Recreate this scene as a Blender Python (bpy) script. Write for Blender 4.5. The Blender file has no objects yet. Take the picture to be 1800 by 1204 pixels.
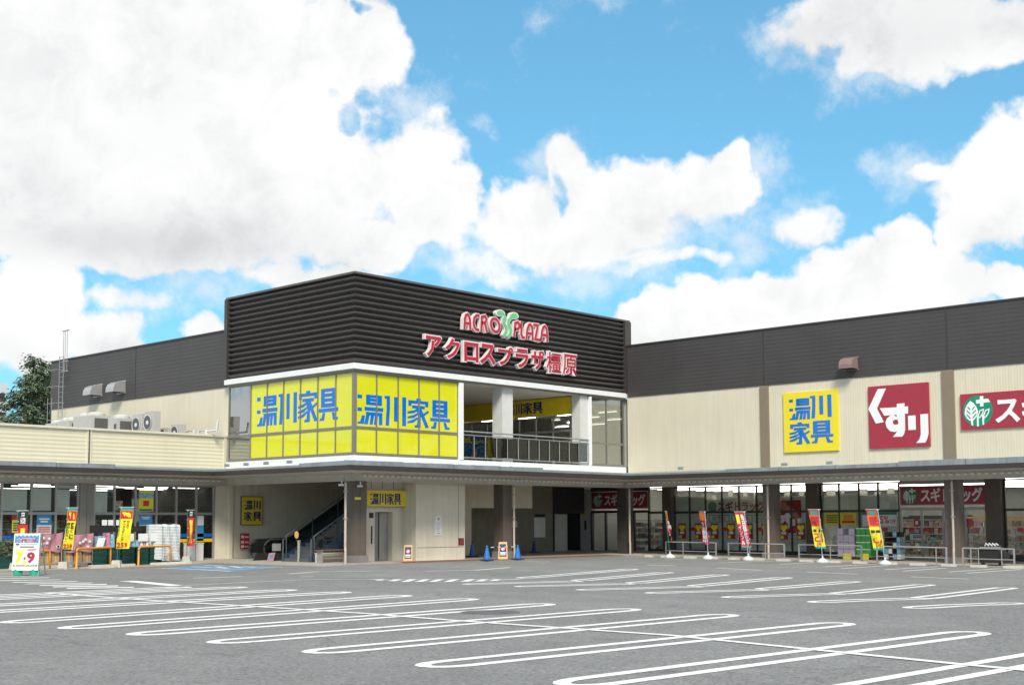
import bpy, bmesh, math, random
import numpy as np
from mathutils import Matrix, Vector
random.seed(7); rng = np.random.default_rng(7)
scene = bpy.context.scene
COL = scene.collection
# ------------------------------------------------------------------ camera
CAM = dict(roll=-0.0032, f=2237.2, tilt=0.0841, yaw=0.817, py=726.4, x=-37.279, y=-44.874, z=1.9)
_c, _s = math.cos(CAM['yaw']), math.sin(CAM['yaw']); _ct, _st = math.cos(CAM['tilt']), math.sin(CAM['tilt'])
Rv = np.array([_c, -_s, 0.]); Fv = np.array([_s*_ct, _c*_ct, _st]); Uv = np.array([-_s*_st, -_c*_st, _ct])
_cr, _sr = math.cos(CAM['roll']), math.sin(CAM['roll'])
R2 = _cr*Rv + _sr*Uv; U2 = -_sr*Rv + _cr*Uv
cam = bpy.data.cameras.new('camera'); co = bpy.data.objects.new('camera', cam); COL.objects.link(co)
m = Matrix(((R2[0], U2[0], -Fv[0], CAM['x']), (R2[1], U2[1], -Fv[1], CAM['y']), (R2[2], U2[2], -Fv[2], CAM['z']), (0, 0, 0, 1)))
co.matrix_world = m
cam.sensor_width = 36; cam.lens = CAM['f']/1800*36; cam.shift_y = (CAM['py']-602)/1800; cam.clip_end = 5000; cam.clip_start = .1
scene.camera = co
# ------------------------------------------------------------------ view, sun, sky
scene.view_settings.view_transform = 'Standard'; scene.view_settings.look = 'None'
scene.view_settings.exposure = 0.85; scene.view_settings.gamma = 1; scene.view_settings.use_curve_mapping = False
scene.cycles.use_denoising = True; scene.cycles.max_bounces = 8; scene.cycles.transparent_max_bounces = 10
scene.cycles.sample_clamp_indirect = 8
SUN_EL, SUN_AZ = math.radians(44), math.radians(222)      # azimuth measured from +y towards +x
sd = bpy.data.lights.new('sun', 'SUN'); sd.energy = 2.2; sd.angle = math.radians(16); sd.color = (1, .93, .80)
so = bpy.data.objects.new('sun', sd); COL.objects.link(so)
sv = Vector((math.sin(SUN_AZ)*math.cos(SUN_EL), math.cos(SUN_AZ)*math.cos(SUN_EL), math.sin(SUN_EL)))
so.rotation_euler = sv.to_track_quat('Z', 'Y').to_euler(); so.location = (-30, -60, 40)
world = bpy.data.worlds.new('World'); scene.world = world; world.use_nodes = True
CL = [(27.17,18.28,10.75,6.66,1),(34.43,19.59,6.66,5.89,1),(32.29,14.46,9.22,3.33,1),(40.05,21.06,2.05,2.3,1),(38.76,20.06,1.54,1.28,1),(37.65,15.2,4.1,3.33,1),(35.72,17.78,2.3,3.07,1),(42.42,15.33,2.69,2.69,1),(43.98,14.11,2.18,1.79,1),(40.11,12.55,2.82,1.41,1),(30.4,12.17,6.14,1.28,1),(25.94,12.82,5.12,1.54,1),(25.56,9.96,2.18,2.43,1),(25.18,7.8,2.82,2.05,1),(28.83,8.33,1.92,1.15,0.8),(33.37,8.5,1.15,0.72,0.7),(30.09,9.92,2.82,0.46,0.35),(38.08,11.26,3.58,0.56,0.6),(47.62,13.62,2.82,1.92,1),(49.98,15.33,1.41,1.41,1),(50.48,13.33,3.2,1.59,1),(52.82,14.52,2.82,1.92,1),(54.88,14.7,2.3,1.54,1),(56.55,15.37,0.9,1.02,1),(56.65,14.26,1.02,1.02,0.7),(54.06,11.5,2.82,0.41,0.3),(52.54,12.79,2.3,1.15,0.6),(60.25,12.78,1.69,0.92,0.55),(64.56,11.5,1.54,1.23,1),(62.02,10.38,2.56,1.74,1),(59.32,9.77,2.18,1.08,1),(59.54,8.81,8.45,1.79,1),(52.24,9.4,1.54,1.02,1),(55.31,9.58,1.54,0.77,1),(53.52,8.99,3.84,1.15,1),(64.86,9.79,2.56,2.05,1),(48.38,9.06,1.28,0.9,0.9),(50.44,8.53,1.54,1.02,0.9),(66.98,10.73,0.97,1.08,0.8),(66.71,9.44,1.54,1.02,0.8),(68.76,9.78,1.28,1.02,1),(68.22,13.82,2.3,2.43,0.9),(68.72,15.16,2.05,1.54,0.9),(65.72,14.87,1.54,0.72,0.6),(67.26,12.26,1.54,0.9,0.8),(69.2,15.8,1.02,1.02,0.6),(61.83,21.61,3.84,1.54,0.9),(60.57,20.81,2.82,1.15,0.75),(65.68,20.75,5.38,1.54,0.9),(62.28,19.96,1.15,0.77,0.7),(68.45,19.96,3.33,1.54,0.9),(65.87,19.37,1.54,0.9,0.5),(45.79,11.61,1.79,1.02,0.35)]
HO = [(39.04,18.05,0.97,0.92,0.9),(38.2,18.9,0.77,0.41,0.6),(39.86,18.48,1.02,0.56,0.6),(37.51,16.95,0.56,0.77,0.45),(49.45,14.84,0.51,0.77,0.5),(39.64,22.48,0.56,0.36,0.7),(52.66,12.23,1.54,0.31,0.4),(42.94,12.1,1.28,0.77,0.4),(45.8,14.37,0.56,1.02,0.35)]
GR = [(63.47,10.84,1.79,1.02,0.1),(57.81,8.87,1.79,0.77,0.12),(61.5,9.1,1.54,0.77,0.1),(29.11,16.14,2.82,1.54,0.1),(34.51,14.58,3.07,1.54,0.1),(37.05,12.47,3.58,1.15,0.2),(43.46,13.61,2.3,1.02,0.1),(30.39,12.65,8.45,1.59,0.36),(25.91,13.99,3.84,2.82,0.2),(27.34,11.98,4.86,1.15,0.2),(40.11,12.05,3.07,1.28,0.12),(31.48,18.44,3.07,4.1,0.1),(52.03,13.05,2.82,1.28,0.14),(48.91,12.35,2.3,1.02,0.1),(65.21,21.03,6.66,1.79,0.2),(60.35,11.99,1.79,1.02,0.1),(29.07,7.97,2.05,1.02,0.22),(25.66,6.63,3.07,1.28,0.18),(54.52,8.21,4.1,1.02,0.1),(59.55,9.06,2.82,1.02,0.08),(68.4,12.4,2.05,1.28,0.12),(26.72,17.77,1.54,2.56,0.1),(38.03,15.46,1.54,1.79,0.05)]
VE = [(53.31,12.52,6.66,2.3,0.9),(55.85,11.69,4.1,0.77,0.7),(49.43,11.34,3.58,1.02,0.8),(44.24,12.11,3.07,1.54,0.8),(59.88,13.0,2.43,1.15,0.7),(49.2,15.84,2.3,1.28,0.8),(57.94,15.3,1.54,1.54,0.5),(45.28,17.69,1.28,0.56,0.6),(32.85,10.33,5.12,1.54,0.8),(36.06,11.2,4.1,1.28,0.7),(29.26,9.68,4.1,1.28,0.7),(65.01,14.81,2.82,1.54,0.8),(66.75,10.63,2.3,1.54,0.7),(62.26,19.27,3.84,1.54,0.7),(59.31,20.44,2.3,1.79,0.7),(41.62,18.49,2.05,1.54,0.5),(38.0,18.37,2.82,1.54,0.6),(47.6,10.09,3.07,0.51,0.5),(26.94,9.56,3.07,1.54,0.6),(49.51,22.31,1.02,1.28,0.25),(53.45,22.65,2.82,0.77,0.3)]
def build_sky():
    nt = world.node_tree; N = nt.nodes; L = nt.links; N.clear()
    def nd(t, **k):
        n = N.new(t)
        for a, b in k.items(): setattr(n, a, b)
        return n
    def mth(op, a, b=None, c=None, clamp=False):
        n = nd('ShaderNodeMath', operation=op, use_clamp=clamp)
        for i, v in enumerate((a, b, c)):
            if v is None: continue
            if isinstance(v, (int, float)): n.inputs[i].default_value = v
            else: L.new(v, n.inputs[i])
        return n.outputs[0]
    def vm(op, a, b=None, c=None):
        n = nd('ShaderNodeVectorMath', operation=op)
        for i, v in enumerate((a, b, c)):
            if v is None: continue
            if isinstance(v, tuple): n.inputs[i].default_value = v
            else: L.new(v, n.inputs[i])
        return n.outputs['Value' if op in ('DOT_PRODUCT', 'LENGTH') else 'Vector']
    def noise(vec, scale, detail, rough, dist=0.):
        n = nd('ShaderNodeTexNoise'); L.new(vec, n.inputs['Vector'])
        n.inputs['Scale'].default_value = scale; n.inputs['Detail'].default_value = detail
        n.inputs['Roughness'].default_value = rough; n.inputs['Distortion'].default_value = dist
        return n
    def ramp(x, a, b, lo=0., hi=1.):
        n = nd('ShaderNodeMapRange', interpolation_type='SMOOTHSTEP'); L.new(x, n.inputs[0])
        for i, v in enumerate((a, b, lo, hi)): n.inputs[i+1].default_value = v
        return n.outputs[0]
    tc = nd('ShaderNodeTexCoord'); D = vm('NORMALIZE', tc.outputs['Generated'])
    sx = nd('ShaderNodeSeparateXYZ'); L.new(D, sx.inputs[0]); X, Y, Z = sx.outputs
    az = mth('MULTIPLY', mth('ARCTAN2', X, Y), 180/math.pi); el = mth('MULTIPLY', mth('ARCSINE', Z), 180/math.pi)
    cb = nd('ShaderNodeCombineXYZ'); L.new(az, cb.inputs[0]); L.new(el, cb.inputs[1])
    w1 = vm('SUBTRACT', noise(D, 9, 2, .5).outputs['Color'], (.5, .5, .5)); w2 = vm('SUBTRACT', noise(D, 30, 3, .55).outputs['Color'], (.5, .5, .5))
    P = vm('ADD', vm('MULTIPLY_ADD', w1, (4.2, 3.4, 0), cb.outputs[0]), vm('MULTIPLY', w2, (1.9, 1.7, 0)))
    def field(lst, soft=None, start=-1.5, pp=None):
        acc = None
        for (a, e, ra, re, w) in lst:
            q = vm('MULTIPLY_ADD', pp or P, (1/ra, 1/re, 0), (-a/ra, -e/re, 0))
            d = mth('SUBTRACT', w*1.0, mth('MULTIPLY', vm('DOT_PRODUCT', q, q), w))
            acc = mth('MAXIMUM', d, start) if acc is None else (mth('SMOOTH_MAX', acc, d, soft) if soft else mth('MAXIMUM', acc, d))
        return acc
    dens = field(CL, .12); hole = field(HO)
    det = noise(D, 46, 8, .6); det2 = noise(D, 14, 5, .55)
    # the sky away from the view carries the same kind of broken cumulus
    gen = noise(D, 3.2, 6, .55, .3); g = mth('MULTIPLY', mth('SUBTRACT', gen.outputs[0], .45), 6)
    inside = ramp(mth('ABSOLUTE', mth('SUBTRACT', az, 46.8)), 23, 32, 3., 0.)
    inside = mth('MULTIPLY', inside, ramp(el, 24, 31, 1., 0.))
    dens = mth('MAXIMUM', dens, mth('SUBTRACT', g, inside))
    dens = mth('SUBTRACT', mth('MINIMUM', dens, .6), mth('MULTIPLY', mth('MAXIMUM', hole, 0.), .9))
    dens = mth('ADD', dens, mth('ADD', mth('MULTIPLY', mth('SUBTRACT', det.outputs[0], .5), 1.25), mth('MULTIPLY', mth('SUBTRACT', det2.outputs[0], .5), .9)))
    veil = mth('MAXIMUM', field(VE), -.4); vn = noise(D, 26, 7, .65)
    veil = mth('MULTIPLY', ramp(mth('ADD', veil, mth('MULTIPLY', mth('SUBTRACT', vn.outputs[0], .5), 3.4)), -.1, 1.3), .62)
    mask = mth('SUBTRACT', 1., mth('MULTIPLY', mth('SUBTRACT', 1., ramp(dens, -.14, .40)), mth('SUBTRACT', 1., veil)))
    # cloud tone: bright sunlit tops, soft grey bases
    gp = vm('ADD', cb.outputs[0], vm('MULTIPLY', w1, (7, 5, 0)))
    grey = None
    for (a, e, ra, re, w) in GR:
        q = vm('MULTIPLY_ADD', gp, (1/ra, 1/re, 0), (-a/ra, -e/re, 0))
        t = mth('MULTIPLY', mth('POWER', math.e, mth('MULTIPLY', vm('DOT_PRODUCT', q, q), -1.)), w)
        grey = t if grey is None else mth('MAXIMUM', grey, t)
    bil = noise(D, 20, 7, .66, .4)
    lump = ramp(mth('ADD', mth('MULTIPLY', det2.outputs[0], .5), mth('MULTIPLY', bil.outputs[0], .5)), .38, .56, .13, 0.)
    tone = mth('SUBTRACT', mth('SUBTRACT', 1.0, mth('MULTIPLY', grey, .62)), mth('MULTIPLY', lump, .75))
    tone = mth('MULTIPLY', tone, ramp(el, -2, 40, 1.0, .9))
    cc = nd('ShaderNodeMix', data_type='RGBA'); L.new(ramp(tone, .62, 1.), cc.inputs[0])
    cc.inputs[6].default_value = (.64*CLOUD, .655*CLOUD, .67*CLOUD, 1); cc.inputs[7].default_value = (1.0*CLOUD, 1.0*CLOUD, 1.0*CLOUD, 1)
    sky = nd('ShaderNodeTexSky', sky_type='NISHITA'); sky.sun_disc = False
    sky.sun_elevation = SUN_EL; sky.sun_rotation = SUN_AZ; sky.air_density = 1.0; sky.dust_density = .4; sky.ozone_density = 2.2
    tint = nd('ShaderNodeMix', data_type='RGBA', blend_type='MULTIPLY'); tint.inputs[0].default_value = 1
    L.new(sky.outputs[0], tint.inputs[6]); tint.inputs[7].default_value = (.1286*1.25, .1286*1.32, .1286*1.2, 1)
    gm = nd('ShaderNodeGamma'); gm.inputs[1].default_value = .6; L.new(tint.outputs[2], gm.inputs[0])
    t2 = nd('ShaderNodeMix', data_type='RGBA', blend_type='MULTIPLY'); t2.inputs[0].default_value = 1
    L.new(gm.outputs[0], t2.inputs[6]); t2.inputs[7].default_value = SKYTINT; tint = t2
    mx = nd('ShaderNodeMix', data_type='RGBA'); L.new(mask, mx.inputs[0]); L.new(tint.outputs[2], mx.inputs[6]); L.new(cc.outputs[2], mx.inputs[7])
    bg = nd('ShaderNodeBackground'); bg.inputs[1].default_value = .0713; L.new(mx.outputs[2], bg.inputs[0])
    out = nd('ShaderNodeOutputWorld'); L.new(bg.outputs[0], out.inputs[0])
CLOUD = 8.0; SKYTINT = (.40/.1286, .79/.1286, .99/.1286, 1)
build_sky()
# ------------------------------------------------------------------ helpers: rays to real planes
CO = np.array([CAM['x'], CAM['y'], CAM['z']])
def ray(x, y): return Fv + R2*((x-900)/CAM['f']) + U2*((CAM['py']-y)/CAM['f'])
def W(x, y, ax, val):
    d = ray(x, y); return CO + d*((val-CO[ax])/d[ax])
def gz(x, y):
    z = -.008*min(45, max(0, -y))*min(1, max(0, (x+10)/15))
    return z - .13*min(1, max(0, (y+8)/10))*min(1, max(0, (-1-x)/4))
def Gp(x, y):
    z = 0.
    for _ in range(12):
        p = W(x, y, 2, z); z = gz(p[0], p[1])
    return p
class Frame:
    def __init__(s, o, u, v, n): s.o, s.u, s.v, s.n = [np.array(a, float) for a in (o, u, v, n)]
    def __call__(s, u, v, n=0.): return s.o + s.u*u + s.v*v + s.n*n
def FX(y): return Frame((0, y, 0), (1, 0, 0), (0, 0, 1), (0, -1, 0))      # wall facing -y, u = world x
def FY(x): return Frame((x, 0, 0), (0, -1, 0), (0, 0, 1), (-1, 0, 0))     # wall facing -x, u = -world y
def uv(F, x, y):                                                          # point of the wall seen at that place of the photo
    d = ray(x, y); t = np.dot(F.o-CO, F.n)/np.dot(d, F.n); p = CO+d*t-F.o
    return float(np.dot(p, F.u)), float(np.dot(p, F.v))
# ------------------------------------------------------------------ helpers: materials
def mat(name, col, rough=.6, metal=0., var=.08, scale=3., bump=0., bscale=60., wave=None, spec=.5, dirt=0., emit=0., grime=None):
    M = bpy.data.materials.new(name); M.use_nodes = True; nt = M.node_tree; N = nt.nodes; L = nt.links
    b = N['Principled BSDF']; b.inputs['Roughness'].default_value = rough; b.inputs['Metallic'].default_value = metal
    b.inputs['Specular IOR Level'].default_value = spec
    tc = N.new('ShaderNodeTexCoord')
    nz = N.new('ShaderNodeTexNoise'); nz.inputs['Scale'].default_value = scale; nz.inputs['Detail'].default_value = 6; nz.inputs['Roughness'].default_value = .6
    L.new(tc.outputs['Object'], nz.inputs['Vector'])
    mr = N.new('ShaderNodeMapRange'); L.new(nz.outputs[0], mr.inputs[0]); mr.inputs[1].default_value = .3; mr.inputs[2].default_value = .7
    mr.inputs[3].default_value = 1-var; mr.inputs[4].default_value = 1+var
    mx = N.new('ShaderNodeMix'); mx.data_type = 'RGBA'; mx.blend_type = 'MULTIPLY'; mx.inputs[0].default_value = 1
    mx.inputs[6].default_value = (*col, 1); L.new(mr.outputs[0], mx.inputs[7]); out = mx.outputs[2]
    if dirt:      # vertical rain streaks and smudges
        mp = N.new('ShaderNodeMapping'); mp.inputs['Scale'].default_value = (6, 6, .25); L.new(tc.outputs['Object'], mp.inputs[0])
        n2 = N.new('ShaderNodeTexNoise'); n2.inputs['Scale'].default_value = 1.; n2.inputs['Detail'].default_value = 5; L.new(mp.outputs[0], n2.inputs['Vector'])
        r2 = N.new('ShaderNodeMapRange'); L.new(n2.outputs[0], r2.inputs[0]); r2.inputs[1].default_value = .42; r2.inputs[2].default_value = .75; r2.inputs[3].default_value = 0; r2.inputs[4].default_value = dirt
        m2 = N.new('ShaderNodeMix'); m2.data_type = 'RGBA'; L.new(r2.outputs[0], m2.inputs[0]); L.new(out, m2.inputs[6]); m2.inputs[7].default_value = (*(grime or [c*.6 for c in col]), 1); out = m2.outputs[2]
    h = None
    if bump:
        nb = N.new('ShaderNodeTexNoise'); nb.inputs['Scale'].default_value = bscale; nb.inputs['Detail'].default_value = 4; L.new(tc.outputs['Object'], nb.inputs['Vector']); h = nb.outputs[0]
    if wave:
        ax, sc, amt = wave
        sp = N.new('ShaderNodeSeparateXYZ'); L.new(tc.outputs['Object'], sp.inputs[0])
        a = N.new('ShaderNodeMath'); a.operation = 'MULTIPLY'; L.new(sp.outputs[ax], a.inputs[0]); a.inputs[1].default_value = sc*2*math.pi
        s_ = N.new('ShaderNodeMath'); s_.operation = 'SINE'; L.new(a.outputs[0], s_.inputs[0]); h = s_.outputs[0]; bump = amt
    if h is not None:
        bp = N.new('ShaderNodeBump'); bp.inputs['Strength'].default_value = min(1, bump); bp.inputs['Distance'].default_value = .02
        L.new(h, bp.inputs['Height']); L.new(bp.outputs[0], b.inputs['Normal'])
    L.new(out, b.inputs['Base Color'])
    if emit:
        L.new(out, b.inputs['Emission Color']); b.inputs['Emission Strength'].default_value = emit
    return M
def glass_mat(name, tint, refl=1., rough=.02, trans=1.):
    M = bpy.data.materials.new(name); M.use_nodes = True; nt = M.node_tree; N = nt.nodes; L = nt.links; N.clear()
    fr = N.new('ShaderNodeFresnel'); fr.inputs[0].default_value = 1.5
    mu = N.new('ShaderNodeMath'); mu.operation = 'MULTIPLY'; mu.use_clamp = True; L.new(fr.outputs[0], mu.inputs[0]); mu.inputs[1].default_value = refl*1.6
    tr = N.new('ShaderNodeBsdfTransparent'); tr.inputs[0].default_value = (*tint, 1)
    gl = N.new('ShaderNodeBsdfGlossy'); gl.inputs[0].default_value = (.9, .93, .93, 1); gl.inputs['Roughness'].default_value = rough
    nz = N.new('ShaderNodeTexNoise'); nz.inputs['Scale'].default_value = .7; tc = N.new('ShaderNodeTexCoord'); L.new(tc.outputs['Object'], nz.inputs['Vector'])
    bp = N.new('ShaderNodeBump'); bp.inputs['Strength'].default_value = .12; bp.inputs['Distance'].default_value = .05; L.new(nz.outputs[0], bp.inputs['Height']); L.new(bp.outputs[0], gl.inputs['Normal'])
    mx = N.new('ShaderNodeMixShader'); L.new(mu.outputs[0], mx.inputs[0]); L.new(tr.outputs[0], mx.inputs[1]); L.new(gl.outputs[0], mx.inputs[2])
    o = N.new('ShaderNodeOutputMaterial'); L.new(mx.outputs[0], o.inputs[0]); return M
def lamp_mat(name, col, s):
    M = bpy.data.materials.new(name); M.use_nodes = True; b = M.node_tree.nodes['Principled BSDF']
    b.inputs['Base Color'].default_value = (*col, 1); b.inputs['Emission Color'].default_value = (*col, 1); b.inputs['Emission Strength'].default_value = s; return M
def asphalt_mat():
    M = bpy.data.materials.new('worn grey asphalt'); M.use_nodes = True; nt = M.node_tree; N = nt.nodes; L = nt.links; b = N['Principled BSDF']; b.inputs['Roughness'].default_value = .88
    tc = N.new('ShaderNodeTexCoord')
    def nz(sc, det, ro=.6):
        n = N.new('ShaderNodeTexNoise'); n.inputs['Scale'].default_value = sc; n.inputs['Detail'].default_value = det; n.inputs['Roughness'].default_value = ro; L.new(tc.outputs['Object'], n.inputs['Vector']); return n.outputs[0]
    def mr(x, a, c, lo, hi):
        n = N.new('ShaderNodeMapRange'); L.new(x, n.inputs[0])
        for i, v in enumerate((a, c, lo, hi)): n.inputs[i+1].default_value = v
        return n.outputs[0]
    def mul(a, c):
        n = N.new('ShaderNodeMath'); n.operation = 'MULTIPLY'; L.new(a, n.inputs[0]); L.new(c, n.inputs[1]); return n.outputs[0]
    vo = N.new('ShaderNodeTexVoronoi'); vo.inputs['Scale'].default_value = 28; L.new(tc.outputs['Object'], vo.inputs['Vector'])
    sp = N.new('ShaderNodeSeparateColor'); L.new(vo.outputs['Color'], sp.inputs[0])
    v = mul(mr(sp.outputs[0], 0, 1, .72, 1.3), mr(nz(.16, 5, .65), .3, .7, .86, 1.13))
    v = mul(v, mr(nz(1.3, 6, .7), .3, .7, .9, 1.1)); v = mul(v, mr(nz(14, 3), .3, .7, .88, 1.12))
    # oil drips where engines stand
    v = mul(v, mr(nz(.55, 2, .5), .66, .78, 1., .74)); v = mul(v, mr(nz(.045, 3, .5), .35, .65, .93, 1.06))
    mp = N.new('ShaderNodeMapping'); mp.inputs['Scale'].default_value = (.55, .035, 1); L.new(tc.outputs['Object'], mp.inputs[0])     # wheel tracks along the lanes
    nt_ = N.new('ShaderNodeTexNoise'); nt_.inputs['Scale'].default_value = 1; nt_.inputs['Detail'].default_value = 4; L.new(mp.outputs[0], nt_.inputs['Vector']); v = mul(v, mr(nt_.outputs[0], .38, .62, .94, 1.04))
    wv = N.new('ShaderNodeTexNoise'); wv.inputs['Scale'].default_value = .6; wv.inputs['Detail'].default_value = 5; L.new(tc.outputs['Object'], wv.inputs['Vector'])
    av = N.new('ShaderNodeVectorMath'); av.operation = 'MULTIPLY_ADD'; L.new(wv.outputs['Color'], av.inputs[0]); av.inputs[1].default_value = (2.5, 2.5, 0); L.new(tc.outputs['Object'], av.inputs[2])
    cr = N.new('ShaderNodeTexVoronoi'); cr.feature = 'DISTANCE_TO_EDGE'; cr.inputs['Scale'].default_value = .13; L.new(av.outputs[0], cr.inputs['Vector'])
    v = mul(v, mr(cr.outputs['Distance'], .0, .006, .78, 1.))           # long thin cracks
    mx = N.new('ShaderNodeMix'); mx.data_type = 'RGBA'; mx.blend_type = 'MULTIPLY'; mx.inputs[0].default_value = 1; mx.inputs[6].default_value = (.203, .205, .202, 1); L.new(v, mx.inputs[7]); L.new(mx.outputs[2], b.inputs['Base Color'])
    bp = N.new('ShaderNodeBump'); bp.inputs['Strength'].default_value = .5; bp.inputs['Distance'].default_value = .01; L.new(vo.outputs['Distance'], bp.inputs['Height']); L.new(bp.outputs[0], b.inputs['Normal'])
    return M
def paint_mat(name, col, wear):
    M = bpy.data.materials.new(name); M.use_nodes = True; nt = M.node_tree; N = nt.nodes; L = nt.links; b = N['Principled BSDF']; b.inputs['Roughness'].default_value = .7
    tc = N.new('ShaderNodeTexCoord'); n = N.new('ShaderNodeTexNoise'); n.inputs['Scale'].default_value = 9; n.inputs['Detail'].default_value = 8; n.inputs['Roughness'].default_value = .75; L.new(tc.outputs['Object'], n.inputs['Vector'])
    r = N.new('ShaderNodeMapRange'); L.new(n.outputs[0], r.inputs[0]); r.inputs[1].default_value = .5-wear*.5; r.inputs[2].default_value = .62-wear*.35; r.inputs[3].default_value = .0; r.inputs[4].default_value = 1
    mx = N.new('ShaderNodeMix'); mx.data_type = 'RGBA'; L.new(r.outputs[0], mx.inputs[0]); mx.inputs[6].default_value = (*col, 1); mx.inputs[7].default_value = (*[c*.93 for c in col], 1)
    m2 = N.new('ShaderNodeMapRange'); L.new(n.outputs[0], m2.inputs[0]); m2.inputs[1].default_value = .60-wear*.14; m2.inputs[2].default_value = .68-wear*.10; m2.inputs[3].default_value = 0; m2.inputs[4].default_value = .85
    mz = N.new('ShaderNodeMix'); mz.data_type = 'RGBA'; L.new(m2.outputs[0], mz.inputs[0]); L.new(mx.outputs[2], mz.inputs[6]); mz.inputs[7].default_value = (.24, .24, .24, 1)
    L.new(mz.outputs[2], b.inputs['Base Color']); return M
M = {}
M['ac_top'] = mat('pale fan housing', (.56, .56, .54), .5, var=.05); M['asphalt'] = asphalt_mat()
M['line'] = paint_mat('white road paint', (.84, .84, .82), .34); M['line_worn'] = paint_mat('worn white road paint', (.72, .72, .70), .6); M['blue_paint'] = paint_mat('blue road paint', (.13, .30, .47), .55)
M['pave'] = mat('beige pavement', (.40, .36, .31), .8, var=.12, bump=.3); M['brick'] = mat('reddish pavers', (.20, .10, .085), .85, var=.2, scale=8, bump=.3)
M['beige_v'] = mat('beige ribbed siding', (.685, .63, .49), .55, var=.05, scale=.5, wave=(1, 7.5, .16), dirt=.2, grime=(.45, .42, .33))
M['beige_h'] = mat('beige lapped siding', (.685, .635, .48), .55, var=.03, scale=.8, wave=(2, 5.5, .3), dirt=.12, grime=(.46, .43, .33))
M['beige'] = mat('beige render', (.68, .635, .52), .8, var=.05, scale=1.5, bump=.15, dirt=.25, grime=(.36, .33, .27))
M['beige_trim'] = mat('pale trim', (.66, .63, .50), .5, var=.04)
M['dark_h'] = mat('dark grey siding', (.056, .052, .053), .5, var=.10, scale=.5, wave=(2, 5., .12), dirt=.2, grime=(.075, .07, .07))
M['dark'] = mat('dark brown metal', (.05, .044, .042), .45, var=.08); M['louver'] = mat('charcoal louvre metal', (.095, .086, .082), .38, metal=.1, var=.1, scale=2)
M['louver_back'] = mat('black metal sheet', (.014, .014, .014), .6)
M['white'] = mat('white painted metal', (.80, .81, .82), .45, var=.03, dirt=.08); M['offwhite'] = mat('off white paint', (.62, .62, .60), .7, var=.05)
M['greypaint'] = mat('grey painted steel', (.29, .305, .305), .5, var=.05)
M['brown'] = mat('brown pilaster paint', (.235, .19, .135), .6, var=.06, dirt=.15); M['column'] = mat('brown column paint', (.125, .10, .085), .6, var=.08, dirt=.15); M['colbase'] = mat('grey column plinth', (.20, .19, .19), .8, var=.1, bump=.2)
M['hill'] = mat('wooded hills', (.05, .07, .045), .9, var=.2, scale=.05); M['beige_shaded'] = mat('shade-darkened beige render', (.30, .275, .22), .85, var=.1, dirt=.3); M['gloom'] = mat('dim shop wall', (.16, .155, .145), .8, var=.3, scale=1.2); M['patch'] = mat('dark asphalt patch', (.115, .117, .12), .9, var=.25, scale=3); M['piercol'] = mat('grey beige pier paint', (.27, .25, .215), .6, var=.05, dirt=.15); M['frame'] = mat('bronze aluminium frame', (.235, .22, .19), .4, metal=.3, var=.05); M['frame_l'] = mat('grey aluminium frame', (.38, .37, .35), .4, metal=.3, var=.05); M['frame_d'] = mat('dark aluminium frame', (.06, .055, .05), .4, metal=.3)  # beige render for the passage walls is darkened to carry their shade
M['yfilm'] = mat('yellow window film', (.69, .685, .014), .06, var=.02, spec=.9); M['bfilm'] = mat('blue film lettering', (.001, .16, .62), .06, var=.03)
M['ysign'] = mat('yellow sign face', (.82, .68, .03), .35, var=.02); M['ysign2'] = mat('shaded yellow sign face', (.80, .62, .02), .4, var=.05); M['navy'] = mat('navy lettering', (.012, .03, .16), .4)
M['rsign'] = mat('red sign face', (.36, .03, .055), .4, var=.03); M['red'] = mat('bright red', (.62, .03, .045), .45, var=.05); M['wsign'] = mat('white sign lettering', (.84, .86, .87), .4, var=.02); M['green_s'] = mat('green emblem', (.0, .26, .15), .4); M['lgreen'] = mat('light green sign face', (.12, .52, .22), .4)
M['rletter'] = mat('red letter face', (.44, .012, .03), .35, var=.03); M['wletter'] = mat('pinkish white letter side', (.80, .72, .73), .4)
M['canopy'] = mat('canopy fascia', (.052, .044, .042), .4, var=.08, metal=.2); M['flash'] = mat('grey zinc flashing', (.27, .31, .34), .35, metal=.3, var=.18, scale=1.2, dirt=.3, grime=(.5, .54, .58)); M['soffit'] = mat('canopy soffit', (.56, .53, .47), .7, var=.08)
M['pipe'] = mat('cream downpipe', (.52, .45, .38), .4, var=.05); M['glass'] = glass_mat('clear shop glass', (.90, .92, .90)); M['glass_d'] = glass_mat('grey tinted glass', (.38, .40, .39), .3)
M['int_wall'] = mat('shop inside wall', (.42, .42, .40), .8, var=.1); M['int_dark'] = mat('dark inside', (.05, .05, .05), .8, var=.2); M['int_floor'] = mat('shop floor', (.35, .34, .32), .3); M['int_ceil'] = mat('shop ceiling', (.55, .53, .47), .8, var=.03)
M['tube'] = lamp_mat('fluorescent tube', (1, .97, .9), 3.); M['tube2'] = lamp_mat('fluorescent panel', (1, .97, .88), 5.)
M['board'] = mat('translucent window board', (.88, .87, .82), .6, var=.06); M['orange'] = mat('orange enamel', (.82, .32, .03), .35, var=.04); M['steel'] = mat('galvanised steel', (.42, .41, .39), .4, metal=.4, var=.1)
M['concrete'] = mat('pale concrete', (.50, .48, .43), .9, var=.15, bump=.3); M['concrete_g'] = mat('grey concrete', (.36, .35, .34), .9, var=.2, bump=.4)
M['white_pl'] = mat('white plastic', (.66, .67, .67), .4, var=.03); M['blue_pl'] = mat('blue plastic', (.02, .16, .55), .4, var=.05); M['black'] = mat('black rubber', (.02, .02, .02), .6); M['green_pl'] = mat('dark green crate plastic', (.008, .055, .045), .45, var=.15); M['green_f'] = mat('green foot plastic', (.03, .42, .26), .4)
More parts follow.
